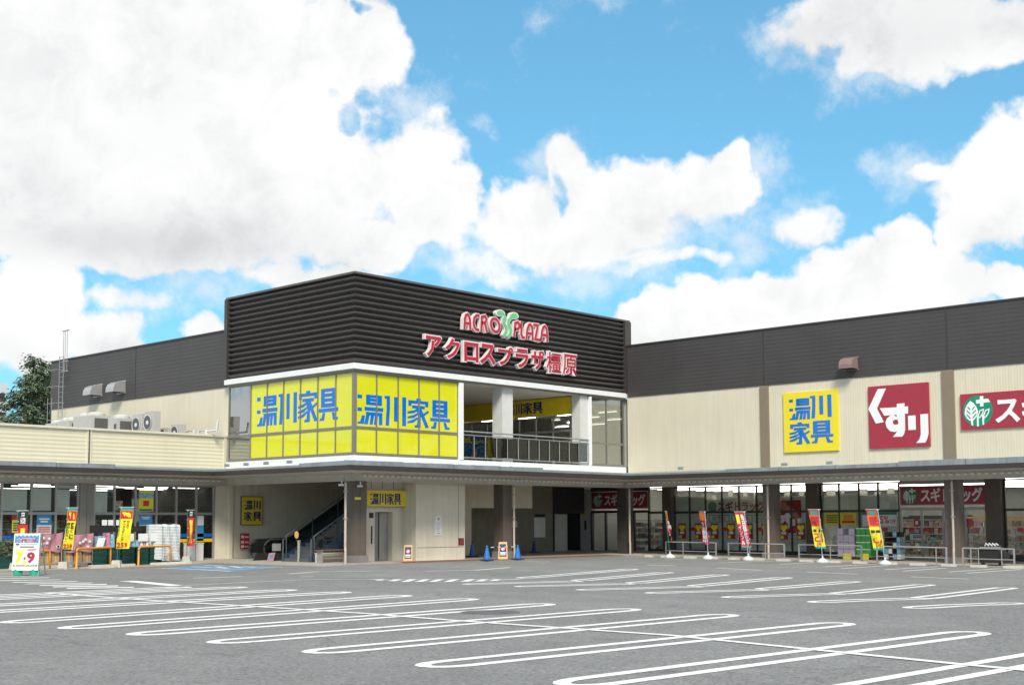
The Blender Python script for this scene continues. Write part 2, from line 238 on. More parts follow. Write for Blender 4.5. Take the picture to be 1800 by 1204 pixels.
M['card'] = mat('cardboard', (.42, .29, .16), .8, var=.1, scale=5); M['pink'] = mat('dusty pink cloth', (.42, .20, .24), .8, var=.15, scale=3); M['cloth_w'] = mat('white woven cover', (.62, .66, .67), .7, var=.1, scale=6, wave=(2, 14., .6)); M['flag_y'] = mat('yellow flag cloth', (.78, .68, .02), .7, var=.04)
M['flag_r'] = mat('red flag cloth', (.50, .02, .03), .7, var=.06); M['flag_o'] = mat('orange flag cloth', (.70, .17, .03), .7, var=.05); M['flag_k'] = mat('black flag cloth', (.02, .02, .02), .7); M['flag_p'] = mat('crimson flag cloth', (.48, .02, .06), .7, var=.05); M['flag_g'] = mat('teal flag cloth', (.02, .30, .25), .7)
M['ink'] = mat('black ink', (.02, .02, .02), .5); M['paper'] = mat('white paper', (.78, .80, .80), .6, var=.02); M['sky_b'] = mat('poster blue', (.05, .27, .55), .5, var=.15, scale=8); M['ypaper'] = mat('yellow poster', (.80, .66, .05), .5, var=.06, scale=9)
M['blueband'] = mat('blue band', (.01, .12, .5), .4); M['yband'] = mat('yellow band', (.80, .52, .01), .4); M['hood'] = mat('stainless hood', (.50, .49, .50), .35, metal=.5, var=.06); M['hood_b'] = mat('brown hood', (.25, .17, .16), .5); M['ac'] = mat('ivory air conditioner', (.46, .455, .43), .5, var=.05); M['ac_g'] = mat('condenser grille', (.10, .10, .10), .6, var=.3, scale=40)
M['goods1'] = mat('pale blue packs', (.25, .42, .55), .5, var=.5, scale=9); M['goods2'] = mat('pink packs', (.55, .25, .33), .5, var=.4, scale=9); M['goods3'] = mat('mixed goods', (.30, .24, .18), .6, var=.8, scale=7); M['lilac'] = mat('lilac cartons', (.50, .42, .52), .6, var=.12, scale=6); M['gbox'] = mat('green packs', (.05, .36, .06), .5, var=.2, scale=8)
M['bark'] = mat('bark', (.10, .07, .05), .9, var=.3); M['needle'] = mat('conifer needles', (.10, .15, .08), .8, var=.4, scale=1.5); M['stair'] = mat('blue grey stair steel', (.09, .105, .12), .45, var=.1); M['stair_b'] = mat('navy stringer', (.02, .04, .085), .4)
M['glass_e'] = glass_mat('escalator glass', (.45, .5, .5), 1.2); M['wood'] = mat('bench wood', (.16, .10, .06), .6); M['boardw'] = mat('orange board frame', (.72, .45, .16), .5, var=.05); M['farwall'] = mat('far building wall', (.55, .57, .6), .8, var=.05); M['farred'] = mat('far red band', (.5, .1, .05), .7); M['yellow_t'] = mat('bright price yellow', (.9, .82, .02), .5)
# ------------------------------------------------------------------ helpers: meshes and things
class MB:
    def __init__(s): s.v, s.f, s.k = [], [], []
    def add(s, vs, fs, k=0):
        b = len(s.v); s.v += [tuple(map(float, p)) for p in vs]; s.f += [tuple(b+i for i in f) for f in fs]; s.k += [k]*len(fs); return s
    def hexa(s, P, k=0): return s.add(P, [(0, 3, 2, 1), (4, 5, 6, 7), (0, 1, 5, 4), (1, 2, 6, 5), (2, 3, 7, 6), (3, 0, 4, 7)], k)
    def box(s, a, b, k=0):
        x0, y0, z0 = a; x1, y1, z1 = b
        return s.hexa([(x0, y0, z0), (x1, y0, z0), (x1, y1, z0), (x0, y1, z0), (x0, y0, z1), (x1, y0, z1), (x1, y1, z1), (x0, y1, z1)], k)
    def fbox(s, F, u0, v0, u1, v1, n0, n1, k=0):
        return s.hexa([F(u0, v0, n0), F(u1, v0, n0), F(u1, v0, n1), F(u0, v0, n1), F(u0, v1, n0), F(u1, v1, n0), F(u1, v1, n1), F(u0, v1, n1)], k)
    def prism(s, F, pts, n0, n1, k=0):
        n = len(pts); P = [F(u, v, n0) for u, v in pts]+[F(u, v, n1) for u, v in pts]
        return s.add(P, [tuple(range(n))[::-1], tuple(range(n, 2*n))]+[(i, (i+1) % n, n+(i+1) % n, n+i) for i in range(n)], k)
    def ribbon(s, F, pts, w, n0, n1, k=0, closed=False):
        p = np.array(pts, float); n = len(p); Ls, Rs = [], []
        for i in range(n):
            a = p[i]-p[i-1] if (i or closed) else p[1]-p[0]; b = p[(i+1) % n]-p[i] if (i < n-1 or closed) else a
            a = a/np.linalg.norm(a); b = b/np.linalg.norm(b); t = a+b
            t = t/max(1e-6, np.linalg.norm(t)); q = np.array([-t[1], t[0]]); sc = 1/max(.6, abs(np.dot(q, [-a[1], a[0]])))
            c = p[i].copy()
            if not closed and i == 0: c = c-a*w*.15
            if not closed and i == n-1: c = c+b*w*.15
            Ls.append(c+q*w/2*sc); Rs.append(c-q*w/2*sc)
        m_ = n if closed else n-1
        vs = [F(*q, n0) for q in Ls]+[F(*q, n0) for q in Rs]+[F(*q, n1) for q in Ls]+[F(*q, n1) for q in Rs]; fs = []
        for i in range(m_):
            j = (i+1) % n; fs += [(2*n+i, 2*n+j, 3*n+j, 3*n+i), (i, j, 2*n+j, 2*n+i), (n+i, n+j, 3*n+j, 3*n+i)]
        if not closed: fs += [(0, n, 3*n, 2*n), (n-1, 2*n-1, 4*n-1, 3*n-1)]
        return s.add(vs, fs, k)
    def tube(s, pts, r, n=8, k=0, cap=True):
        pts = [Vector(p) for p in pts]; rs = r if isinstance(r, (list, tuple)) else [r]*len(pts); vs, fs = [], []
        for i, p in enumerate(pts):
            t = (pts[min(i+1, len(pts)-1)]-pts[max(0, i-1)]).normalized(); a = t.orthogonal() if abs(t.z) < .99 else Vector((1, 0, 0)); a = (a-t*a.dot(t)).normalized()
            if abs(t.z) < .99: a = (Vector((0, 0, 1))-t*t.z).normalized()
            b = t.cross(a); vs += [p+(a*math.cos(2*math.pi*q/n)+b*math.sin(2*math.pi*q/n))*rs[i] for q in range(n)]
        for i in range(len(pts)-1): fs += [(i*n+q, i*n+(q+1) % n, (i+1)*n+(q+1) % n, (i+1)*n+q) for q in range(n)]
        if cap: fs += [tuple(range(n)), tuple((len(pts)-1)*n+q for q in range(n))]
        return s.add(vs, fs, k)
    def lathe(s, c, prof, n=16, k=0):
        vs = [(c[0]+r*math.cos(2*math.pi*q/n), c[1]+r*math.sin(2*math.pi*q/n), c[2]+z) for r, z in prof for q in range(n)]
        fs = [(i*n+q, i*n+(q+1) % n, (i+1)*n+(q+1) % n, (i+1)*n+q) for i in range(len(prof)-1) for q in range(n)]+[tuple(range(n)), tuple((len(prof)-1)*n+q for q in range(n))]
        return s.add(vs, fs, k)
    def text(s, F, body, u0, v0, u1, v1, n0, n1, k=0, off=0., fit=True):
        c = bpy.data.curves.new('t', 'FONT'); c.body = body; c.size = 1; c.offset = off; c.resolution_u = 2; c.space_line = 1.05
        o = bpy.data.objects.new('t', c); COL.objects.link(o); dg = bpy.context.evaluated_depsgraph_get(); me = o.evaluated_get(dg).to_mesh()
        co_ = [(v.co.x, v.co.y) for v in me.vertices]; fs = [tuple(p.vertices) for p in me.polygons]; o.evaluated_get(dg).to_mesh_clear()
        bpy.data.objects.remove(o); bpy.data.curves.remove(c)
        if not co_: return s
        if fit: xs = [p[0] for p in co_]; ys = [p[1] for p in co_]; a, b, c0, d = min(xs), max(xs), min(ys), max(ys)
        else: a, b, c0, d = .02, .98, -.08, .84
        g = [(u0+(x-a)/(b-a)*(u1-u0), v0+(y-c0)/(d-c0)*(v1-v0)) for x, y in co_]; n = len(g)
        ed = {}
        for f in fs:
            for i in range(len(f)):
                e = (f[i], f[(i+1) % len(f)]); kk = (min(e), max(e)); ed.setdefault(kk, []).append(e)
        fr = [tuple(f) for f in fs]; sides = [(e[0][0], e[0][1], e[0][1]+n, e[0][0]+n) for e in ed.values() if len(e) == 1] if abs(n1-n0) > .004 else []
        if sides: return s.add([F(*p, n1) for p in g]+[F(*p, n0) for p in g], fr+sides, k)
        return s.add([F(*p, n1) for p in g], fr, k)
    def build(s, name, mats, parent=None, label=None, cat=None, group=None, kind=None, smooth=False):
        me = bpy.data.meshes.new(name); me.from_pydata(s.v, [], s.f)
        for m_ in (mats if isinstance(mats, (list, tuple)) else [mats]): me.materials.append(M[m_])
        if any(s.k): me.polygons.foreach_set('material_index', s.k)
        if smooth: me.polygons.foreach_set('use_smooth', [True]*len(s.f))
        me.update(); o = bpy.data.objects.new(name, me); COL.objects.link(o)
        if parent:
            o.parent = parent; top = parent
            while top.parent: top = top.parent
            if top.type == 'EMPTY': o.matrix_parent_inverse = Matrix.Translation(-top.location) if parent is top else Matrix()
            if parent is not top: o.matrix_parent_inverse = Matrix()
        tag(o, label, cat, group, kind); return o
def tag(o, label=None, cat=None, group=None, kind=None):
    if label: o['label'] = label
    if cat: o['category'] = cat
    if group: o['group'] = group
    if kind: o['kind'] = kind
    return o
def thing(name, label, cat, loc=(0, 0, 0), group=None, kind=None):
    o = bpy.data.objects.new(name, None); COL.objects.link(o); o.location = tuple(map(float, loc)); o.empty_display_size = .2
    return tag(o, label, cat, group, kind)
def part(name, mats, parent, *calls, **kw):          # calls: ('box', a, b), ('fbox', ...), ...
    mb = MB()
    for c in calls: getattr(mb, c[0])(*c[1:])
    return mb.build(name, mats, parent, **kw)
def parts(name, mats, parent, *calls):              # alike pieces, one object each
    for c in calls: part(name, mats, parent, c)
def rebase(root, loc):      # move an Empty that holds world-space parts so that it stands at the thing's base
    loc = Vector(tuple(map(float, loc))); root.location = loc
    for ch in root.children: ch.matrix_parent_inverse = Matrix.Translation(-loc)
def copy_tree(o, shift, label=None, parent=None):
    c = o.copy(); COL.objects.link(c)
    if parent is None: c.location = o.location+Vector(shift); c['label'] = label or c.get('label')
    else: c.parent = parent; c.matrix_parent_inverse = o.matrix_parent_inverse.copy()
    for ch in o.children: copy_tree(ch, shift, None, c)
    return c
# ================================================================== the ground
def axis(lo, hi, step, far):
    a = list(np.arange(lo, hi+step, step)); return [-far, -far/2.5, lo-60, lo-20]+a+[hi+20, hi+60, far/2.5, far]
xs = axis(-44, 36, 1., 1500.); ys = axis(-52, 22, 1., 1500.)
mb = MB(); mb.v = [(x, y, gz(x, y)) for y in ys for x in xs]; n = len(xs)
mb.f = [(j*n+i, j*n+i+1, (j+1)*n+i+1, (j+1)*n+i) for j in range(len(ys)-1) for i in range(n-1)]; mb.k = [0]*len(mb.f)
lot = mb.build('parking_lot', 'asphalt', kind='structure', smooth=True)
def strip(pts, w, lift=.006, closed=False, mb=None):
    """a painted line along ground points; follows the fall of the ground"""
    P = []
    pts = [np.array(p[:2], float) for p in pts]; q = pts+[pts[0]] if closed else pts
    for a, b in zip(q[:-1], q[1:]):
        k = max(1, int(np.linalg.norm(b-a)/.8)); P += [a+(b-a)*t/k for t in range(k)]
    if not closed: P.append(q[-1])
    mb = mb or MB(); n = len(P); vs = []
    for i in range(n):
        a = P[i]-P[i-1] if (i or closed) else P[1]-P[0]; b = P[(i+1) % n]-P[i] if (i < n-1 or closed) else a
        t = a/np.linalg.norm(a)+b/np.linalg.norm(b); t = t/max(1e-6, np.linalg.norm(t)); nn = np.array([-t[1], t[0]])
        for sgn in (1, -1):
            p = P[i]+nn*w/2*sgn; vs.append((p[0], p[1], gz(*p)+lift))
    m_ = n if closed else n-1
    return mb.add(vs, [(2*i, 2*i+1, 2*((i+1) % n)+1, 2*((i+1) % n)) for i in range(m_)])
def loop_pts(a, b, w):
    a, b = np.array(a[:2]), np.array(b[:2]); d = (b-a)/np.linalg.norm(b-a); nrm = np.array([-d[1], d[0]]); r = w/2; out = []
    for c, s0 in ((b-d*r, -90), (a+d*r, 90)):
        for k in range(9):
            t = math.radians(s0+k*22.5); out.append(c+d*math.cos(t)*r*1.6*(1 if s0 < 0 else 1)+nrm*math.sin(t)*r)
    return out
LW = .21
def stall(a, b, w=.62, m_='line', lw=LW, lift=.006):
    strip(loop_pts(a, b, w), lw, lift, True).build('stall_loop', m_, lot)
near_t = [(27, 1093), (131, 1103), (253, 1114), (395, 1128), (565, 1145), (768, 1169), (1016, 1201)]
far_t = [(704, 1047), (820, 1053), (953, 1062), (1103, 1071), (1273, 1081), (1474, 1096), (1707, 1112)]
for i_, (a, b) in enumerate(zip(near_t, far_t)): stall(Gp(*a), Gp(*b), lw=.25 if i_ < 3 else .22)
p0 = Gp(27, 1093); st = np.array([.12, 2.32, 0])
for i, b in enumerate([(598, 1041), (503, 1037), (417, 1032), (318, 1032)]):
    q = Gp(*b); stall(np.array([p0[0], q[1]-.05, 0]), q, lw=.27)
stall(np.array([-25.6, -37.7, 0]), np.array([-15.9, -38.2, 0])); stall(np.array([-25.6, -40.2, 0]), np.array([-15.9, -40.7, 0]))
strip([Gp(*p) for p in [(75, 1042), (262, 1055), (510, 1070), (650, 1079), (790, 1090), (975, 1103), (1180, 1117), (1420, 1141), (1690, 1168), (1800, 1178)]]+[np.array([-21., -41., 0])], .19, .011).build('stall_line', 'line', lot)
def zp(ox, oy, s, *pts): return [(ox+x/s, oy+y/s) for x, y in pts]
# the further, angled bays
low = [((827, 1026.5), (1012, 1021.5)), ((918, 1030.5), (1103, 1026)), ((1028, 1036.5), (1222, 1031)), ((1150, 1042), (1336, 1036.5)), ((1285, 1049.5), (1470, 1043.5)), ((1438, 1058), (1620, 1051.5)), ((1608, 1068), (1783, 1060))]
upp = [((921, 1015.5), (1111, 1000)), ((1018, 1020), (1172, 1006)), ((1115, 1024.5), (1269, 1010)), ((1224, 1029.5), (1379, 1015)), ((1344, 1035), (1498, 1022)), ((1476, 1043), (1628, 1027.5)), ((1622, 1051), (1771, 1033))]
for (a, b), (c, d) in zip(low, upp):
    stall(Gp(*a), Gp(*b), .52, 'line', .21); stall(Gp(*c), Gp(*d), .52, 'line', .21)
for a, b in [((972, 985.2), (1070, 985.8)), ((1063, 988), (1160, 989)), ((920, 986.5), (967, 987.5)), ((1137, 992.5), (1187, 994)), ((1259, 998), (1338, 1002)), ((1418, 1005), (1508, 1009)), ((1600, 1013.5), (1703, 1017.5)), ((1100, 978.3), (1150, 979))][2:]:
    strip([Gp(*a), Gp(*b)], .22).build('lane_dash', 'line_worn', lot)
for a, b in [((1170, 983.5), (1262, 981)), ((1265, 989), (1360, 985.5)), ((1370, 991.5), (1450, 988)), ((1450, 996), (1545, 991)), ((1555, 1001), (1650, 995.5)), ((1668, 1005), (1760, 999)), ((1480, 999), (1560, 994)), ((1588, 1003.5), (1665, 998)), ((1700, 1007), (1795, 1000.5))]:
    strip([Gp(*a), Gp(*b)], .2).build('bay_line', 'line_worn', lot)
for pts in ([(340, 1016), (425, 1013)], [(507, 1008.5), (560, 1004.5), (655, 1003.5)], [(747, 1003.5), (835, 1002), (897, 997)]):
    strip([Gp(*p) for p in pts], .2).build('lane_line', 'line', lot)
strip([Gp(*p) for p in [(300, 1030), (460, 1022), (560, 1018), (650, 1018), (760, 1019), (860, 1018.5), (923, 1017)]], .12).build('hatch_line', 'line_worn', lot)
strip([Gp(*p) for p in [(650, 1018), (720, 1021.5), (780, 1022.8), (850, 1021.5), (923, 1017)]], .12, .008).build('hatch_line', 'line', lot)
for x, t in ((668, .4), (694, .7), (718, 1), (742, 1), (766, 1), (793, 1), (822, .9), (846, .8), (870, .6)):
    a, b = Gp(x+9*t, 1018.2), Gp(x-7*t, 1018.6+4.0*t); strip([a, b], .24, .010).build('hatch_bar', 'line', lot)
for xa, xb, y in ((-20, 87, 1016), (-20, 106, 1019.6), (22, 136, 1022.6), (45, 162, 1025.2), (70, 188, 1027.8), (93, 208, 1030.4), (118, 235, 1033.)):      # the crossing on the left
    strip([Gp(xa, y+.9), Gp(xb, y-.9)], .52).build('crossing_bar', 'line', lot)
for k in range(3): strip([Gp(-30, 1013.5-k*3.2), Gp(70-k*14, 1012-k*2.6)], .4).build('crossing_bar', 'line_worn', lot)
strip([Gp(222, 1021), Gp(313, 1029.5)], .5).build('stop_line', 'line', lot)
strip([Gp(292, 1033), Gp(325, 1031.5)], .16).build('stop_line', 'line_worn', lot)
mb = MB(); q = [Gp(*p) for p in [(283, 998.5), (345, 993), (500, 996), (408, 1004)]]; nb = 12
for i in range(nb+1):
    for j in range(nb+1):
        a_, b_ = i/nb, j/nb; p = q[0]*(1-a_)*(1-b_)+q[1]*(1-a_)*b_+q[2]*a_*b_+q[3]*a_*(1-b_); mb.v.append((p[0], p[1], gz(p[0], p[1])+.006))
mb.f = [(i*(nb+1)+j, (i+1)*(nb+1)+j, (i+1)*(nb+1)+j+1, i*(nb+1)+j+1) for i in range(nb) for j in range(nb)]; mb.k = [0]*len(mb.f)
mb.build('blue_bay', 'blue_paint', lot)
strip([Gp(283, 998.8), Gp(350, 1001), Gp(406, 1004.3)], .2, .012).build('bay_line', 'line', lot)
for a, b in [((335, 996), (372, 997.5)), ((380, 996), (400, 999)), ((372, 999.5), (412, 1000.5)), ((405, 995), (425, 998)), ((415, 1001), (448, 999.5)), ((428, 996), (450, 997)), ((455, 998), (497, 996.3)), ((360, 993.6), (395, 994.6))]:
    strip([Gp(*a), Gp(*b)], .25, .012).build('bay_mark', 'line_worn', lot)
# manhole lids in the asphalt
for c, r in (((862, 1076), .62), ((541, 1013), .3)):
    p = Gp(*c); part('manhole_lid', 'steel' if r < .5 else 'patch', lot, ('lathe', (p[0], p[1], gz(p[0], p[1])), [(r, -.02), (r, .008), (r*.93, .012)], 20))
# pavements: tiled beds on the asphalt, in front of the buildings and through the arcade
G0 = 24.9
def slab(name, x0, x1, y0, y1, m_, z=None, lift=.02, parent=None, step=2.5, kind='structure'):
    mb = MB(); nx = max(1, int((x1-x0)/step)); ny = max(1, int((y1-y0)/step))
    for i in range(nx+1):
        for j in range(ny+1): x, y = x0+(x1-x0)*i/nx, y0+(y1-y0)*j/ny; mb.v.append((x, y, gz(x, y)+lift if z is None else z))
    mb.f = [(i*(ny+1)+j, (i+1)*(ny+1)+j, (i+1)*(ny+1)+j+1, i*(ny+1)+j+1) for i in range(nx) for j in range(ny)]; mb.k = [0]*len(mb.f)
    for (xa, ya, xb, yb) in ((x0, y0, x1, y0), (x0, y0, x0, y1)):
        k = max(nx, ny)
        for t in range(k):
            a = (xa+(xb-xa)*t/k, ya+(yb-ya)*t/k); b = (xa+(xb-xa)*(t+1)/k, ya+(yb-ya)*(t+1)/k)
            za = z if z is not None else gz(*a)+lift; zb = z if z is not None else gz(*b)+lift
            mb.add([(*a, za), (*b, zb), (*b, zb-.25), (*a, za-.25)], [(0, 1, 2, 3)])
    return mb.build(name, m_, parent, kind=kind)
slab('pavement', -34, -2.6, 7.2, 10.2, 'pave', lift=.05, step=1.2); slab('pavement', -2.6, 2.0, -1.1, 10.2, 'pave', lift=.03, step=1.)
slab('pavement', 2.0, 19.2, .0, 15., 'pave', lift=.02); slab('pavement', 19.2, 24.9, -40, 15., 'pave', lift=.035); slab('pavement', 24.9, 31.2, 6.7, 15., 'pave', lift=.035)
slab('brick_strip', 2.0, 17.9, -1.3, .0, 'brick', lift=.018); slab('pavement', 17.9, 19.2, -40, .0, 'pave', lift=.015)
# ================================================================== corner building (the two-storey block)
WX, WY, HT, HS, HB = 19.87, 9.97, 13.33, 9.10, 4.93
cb = thing('corner_building', 'two-storey corner block with charcoal louvred top and yellow filmed windows', 'building')
FF, FL = FX(0.), FY(0.)
part('core_wall', 'louver_back', cb, ('box', (.0, .0, 9.1), (20.1, WY, HT-.05)))
NL = 15; pitch = (HT-.12-9.16)/NL
for i in range(NL):
    z = 9.16+i*pitch; pr = [(0, z+.0), (.15, z+.06), (.185, z+.115), (.16, z+.14), (0, z+pitch*.72)]
    mb = MB(); vs = []
    for n_, zz in pr: vs.append((-n_, -n_, zz))
    for n_, zz in pr: vs.append((19.75, -n_, zz))
    mb.add(vs, [(j, (j+1) % 5, 5+(j+1) % 5, 5+j) for j in range(5)]+[(5, 6, 7, 8, 9)]); mb.build('louver', 'louver', cb)
    mb = MB(); vs = []
    for n_, zz in pr: vs.append((-n_, -n_, zz))
    for n_, zz in pr: vs.append((-n_, WY-.12, zz))
    mb.add(vs, [(j, (j+1) % 5, 5+(j+1) % 5, 5+j) for j in range(5)]+[(5, 6, 7, 8, 9)]); mb.build('louver', 'louver', cb)
parts('coping', 'louver', cb, ('box', (-.2, -.2, HT-.1), (20.25, .1, HT)), ('box', (-.2, .1, HT-.1), (.1, WY+.1, HT)), ('box', (.1, WY-.1, HT-.1), (20.25, WY+.1, HT)), ('box', (19.95, .1, HT-.1), (20.25, WY-.1, HT)))
parts('end_trim', 'dark', cb, ('box', (19.72, -.26, 9.12), (20.27, .0, HT-.1)), ('box', (-.26, WY-.14, 9.12), (.0, WY+.12, HT-.1)))
parts('white_band', 'white', cb, ('box', (-.22, -.22, 8.84), (19.98, .0, 9.10)), ('box', (-.22, .0, 8.84), (.0, WY+.1, 9.10)), )
parts('head_trim', 'frame', cb, ('box', (-.10, -.10, 8.74), (19.9, .0, 8.84)), ('box', (-.10, .0, 8.74), (.0, WY, 8.84)))
parts('base_band', 'white', cb, ('box', (-.10, -.10, 4.2), (19.9, .0, 4.90)), ('box', (-.10, .0, 4.2), (.0, WY, 4.90)), ('box', (-.14, -.14, 4.52), (19.9, -.10, 4.60)), ('box', (-.14, -.10, 4.52), (-.10, WY, 4.60)))
parts('floor_slab', 'beige', cb, ('box', (.0, .0, 4.0), (19.86, WY, 4.9)), ('box', (6.9, WY, 4.0), (30, 17, 4.9)))
parts('roof_slab', 'beige', cb, ('box', (.0, .0, 8.84), (20.1, WY, 9.1)), ('box', (6.9, WY, 8.84), (32, 17, 9.1)))
TR = 6.18
def window_row(F, edges, z0, z1, zt, mats, frame='frame', fw=.06, parent=cb, dep=.03, glassmat=None, head=True):
    """panes, mullions, transom; each pane its own part"""
    for a, b, m_ in zip(edges[:-1], edges[1:], mats):
        if m_ is None: continue
        for (za, zb) in ((z0, zt), (zt, z1)) if zt else ((z0, z1),):
            part('window_pane', m_, parent, ('fbox', F, a+fw/2, za+.05, b-fw/2, zb-.05, -.03, -.015))
    for e in edges: part('mullion', frame, parent, ('fbox', F, e-fw/2, z0+.06, e+fw/2, z1-.06, -.10, dep))
    part('window_sill', frame, parent, ('fbox', F, edges[0]-fw/2, z0-.06, edges[-1]+fw/2, z0+.06, -.1, dep+.004))
    if head: part('window_head', frame, parent, ('fbox', F, edges[0]-fw/2, z1-.06, edges[-1]+fw/2, z1+.02, -.1, dep+.004))
    if zt:
        for a, b in zip(edges[:-1], edges[1:]): part('transom', frame, parent, ('fbox', F, a+fw/2, zt-.06, b-fw/2, zt+.06, -.09, dep-.008))
ed = [i*1.332 for i in range(6)]
window_row(FF, [.06]+ed[1:5]+[6.60], 4.98, 8.74, TR, ['yfilm']*5)
edl = [-9.9, -8.02]+[-1.332*i for i in range(5, 0, -1)]+[-.06]
window_row(FL, edl, 4.98, 8.74, TR, ['glass_d']+['yfilm']*6)
part('corner_post', 'frame', cb, ('box', (-.06, -.06, 4.92), (.10, .10, 8.72)))
part('white_post', 'white', cb, ('box', (6.60, -.12, 4.90), (6.90, .12, 8.72))); part('white_post', 'white', cb, ('box', (16.66, -.12, 4.90), (16.84, .12, 8.72)))
part('inner_column', 'offwhite', cb, ('box', (9.95, .15, 4.91), (10.75, .85, 8.80))); part('inner_column', 'offwhite', cb, ('box', (16.0, .02, 4.91), (16.62, .62, 8.80)))
window_row(FF, [16.89, 18.28, 19.80], 4.98, 8.74, TR, ['glass_d', 'glass_d'])
# first-floor terrace and the shop front that runs back along it
parts('terrace_wall', 'offwhite', cb, ('box', (6.72, .14, 4.91), (6.88, 16.2, 8.83)), ('box', (6.9, 16.2, 4.91), (31.8, 16.4, 8.83)))
part('terrace_ceiling', 'offwhite', cb, ('box', (6.9, .0, 8.78), (16.0, 16.2, 8.835)))
parts('film_backing', 'offwhite', cb, ('box', (.35, .35, 4.91), (6.7, .40, 8.83)), ('box', (.35, .4, 4.91), (.4, 8.0, 8.83)), ('box', (.4, 8.0, 4.91), (6.7, 8.05, 8.83)))
part('left_end_wall', 'int_wall', cb, ('box', (.1, WY-.1, 4.91), (6.7, WY, 8.83)))
FT = FY(16.45)
te = [-15.4, -14.1, -12.8, -11.5, -10.2, -8.9, -7.6, -6.3, -5.0, -3.7, -2.4, -1.1]
window_row(FT, te, 4.98, 7.72, 6.9, ['glass']*11, frame='frame_l')
part('side_panel', 'int_dark', cb, ('box', (16.44, .1, 4.92), (16.55, 1.05, 7.8)))
part('shop_ceiling', 'int_ceil', cb, ('box', (16.62, .1, 8.3), (31.8, 16.1, 8.4))); parts('shop_side', 'int_wall', cb, ('box', (31.6, .1, 4.9), (31.8, 16.2, 8.8)), ('box', (20.0, -.0, 4.92), (31.6, .12, 8.8)))
for x in (18.3, 20.6, 22.9, 25.2, 27.5):
    for y in np.arange(1.2, 15, 3.2): part('strip_light', 'tube2', cb, ('box', (x, y, 8.18), (x+.13, y+1.3, 8.24)))
mb = MB()
for i in range(14):
    x, y = 17.6+random.random()*9, 1+random.random()*14; h = .8+random.random()*1.3; mb.box((x, y, 4.91), (x+.5+random.random()*1.4, y+.4+random.random(), 4.91+h), random.randint(0, 2))
mb.build('furniture_stock', ['goods3', 'int_wall', 'card'], cb)
# ground floor of the block
FE, FE2 = FX(.2), FX(1.2)
part('ground_wall', 'beige', cb, ('box', (4.02, .2, .0), (7.30, 1.9, 3.98)))
part('ground_wall', 'beige', cb, ('box', (1.55, 1.2, .0), (2.30, 1.9, 3.98)), ('box', (3.42, 1.2, .0), (4.02, 1.9, 3.98)), ('box', (2.30, 1.2, 2.34), (3.42, 1.9, 3.98)), ('box', (2.30, 1.75, .0), (3.42, 1.9, 2.34)))
parts('wall_groove', 'int_dark', cb, ('fbox', FE, 4.1, .62, 7.2, .64, 0, .004), ('fbox', FE, 6.84, .64, 6.86, 3.9, 0, .004))
for x in (2.05, 2.75, 3.45): parts('wall_groove', 'int_dark', cb, ('fbox', FE2, x, 3.44, x+.03, 3.96, 0, .004))
part('elevator_door', 'greypaint', cb, ('box', (2.34, 1.62, .03), (2.86, 1.70, 2.30))); part('elevator_door', 'steel', cb, ('box', (2.90, 1.55, .03), (3.40, 1.61, 2.30)))
part('display_panel', 'ink', cb, ('fbox', FE2, 1.95, 2.05, 2.20, 2.30, 0, .02)); part('call_panel', 'ink', cb, ('fbox', FE2, 2.07, .84, 2.14, 1.68, 0, .02))
parts('back_wall', 'beige', cb, ('box', (.35, 10.25, -.1), (17.0, 10.45, 4.0)), ('box', (16.99, 10.25, -.1), (17.0, 10.45, 4.0)))
parts('back_wall', 'beige_shaded', cb, ('box', (17.0, 14.8, -.1), (31.3, 15.0, 4.0)), ('box', (17.0, 10.46, -.1), (17.15, 14.8, 4.0)))
parts('hanging_wall', 'beige', cb, ('box', (7.6, 4.0, 2.60), (16.45, 4.2, 3.98)), ('box', (7.6, 4.0, .0), (11.55, 4.2, 2.60)))
parts('inner_wall', 'beige_shaded', cb, ('box', (12.3, 7.0, .0), (21.6, 7.2, 3.98)))
part('service_door', 'offwhite', cb, ('fbox', FX(6.98), 21.75, .03, 22.9, 2.3, 0, .04))
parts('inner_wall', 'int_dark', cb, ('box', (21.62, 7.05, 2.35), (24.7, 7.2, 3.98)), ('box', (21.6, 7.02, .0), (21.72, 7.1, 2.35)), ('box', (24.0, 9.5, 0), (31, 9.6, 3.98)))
part('arcade_ceiling', 'soffit', cb, ('box', (.1, .1, 3.955), (24.9, 15.0, 3.995)))
# columns of the arcade: one part each
for (x, y, nm) in ((.18, .02, 0), (9.93, .1, 0)):
    part('column', 'column', cb, ('box', (x-.33, y-.33, .35), (x+.33, y+.33, 3.75)), ('box', (x-.05, y-.345, .5), (x-.04, y-.33, 3.7)), ('box', (x-.345, y-.1, .5), (x-.33, y-.09, 3.7)))
    part('column_base', 'colbase', cb, ('box', (x-.40, y-.40, gz(x, y)), (x+.40, y+.40, .36)))
part('column', 'dark', cb, ('box', (19.55, -.33, .0), (20.2, .33, 3.75)))
# terrace railing
rl = [6.92+.0+i*.81 for i in range(13)]
mb = MB(); mb.tube([(6.9, -.02, 6.33), (16.66, -.02, 6.33)], .035, 8); mb.tube([(6.9, -.02, 6.15), (16.66, -.02, 6.15)], .022, 6); mb.box((6.9, -.05, 5.0), (16.66, .0, 5.05)); mb.build('handrail', 'greypaint', cb)
for x in rl: part('baluster', 'greypaint', cb, ('box', (x-.014, -.04, 5.05), (x+.014, -.01, 6.15)))
part('railing_glass', 'glass', cb, ('box', (6.95, .02, 5.1), (16.6, .03, 6.1)))
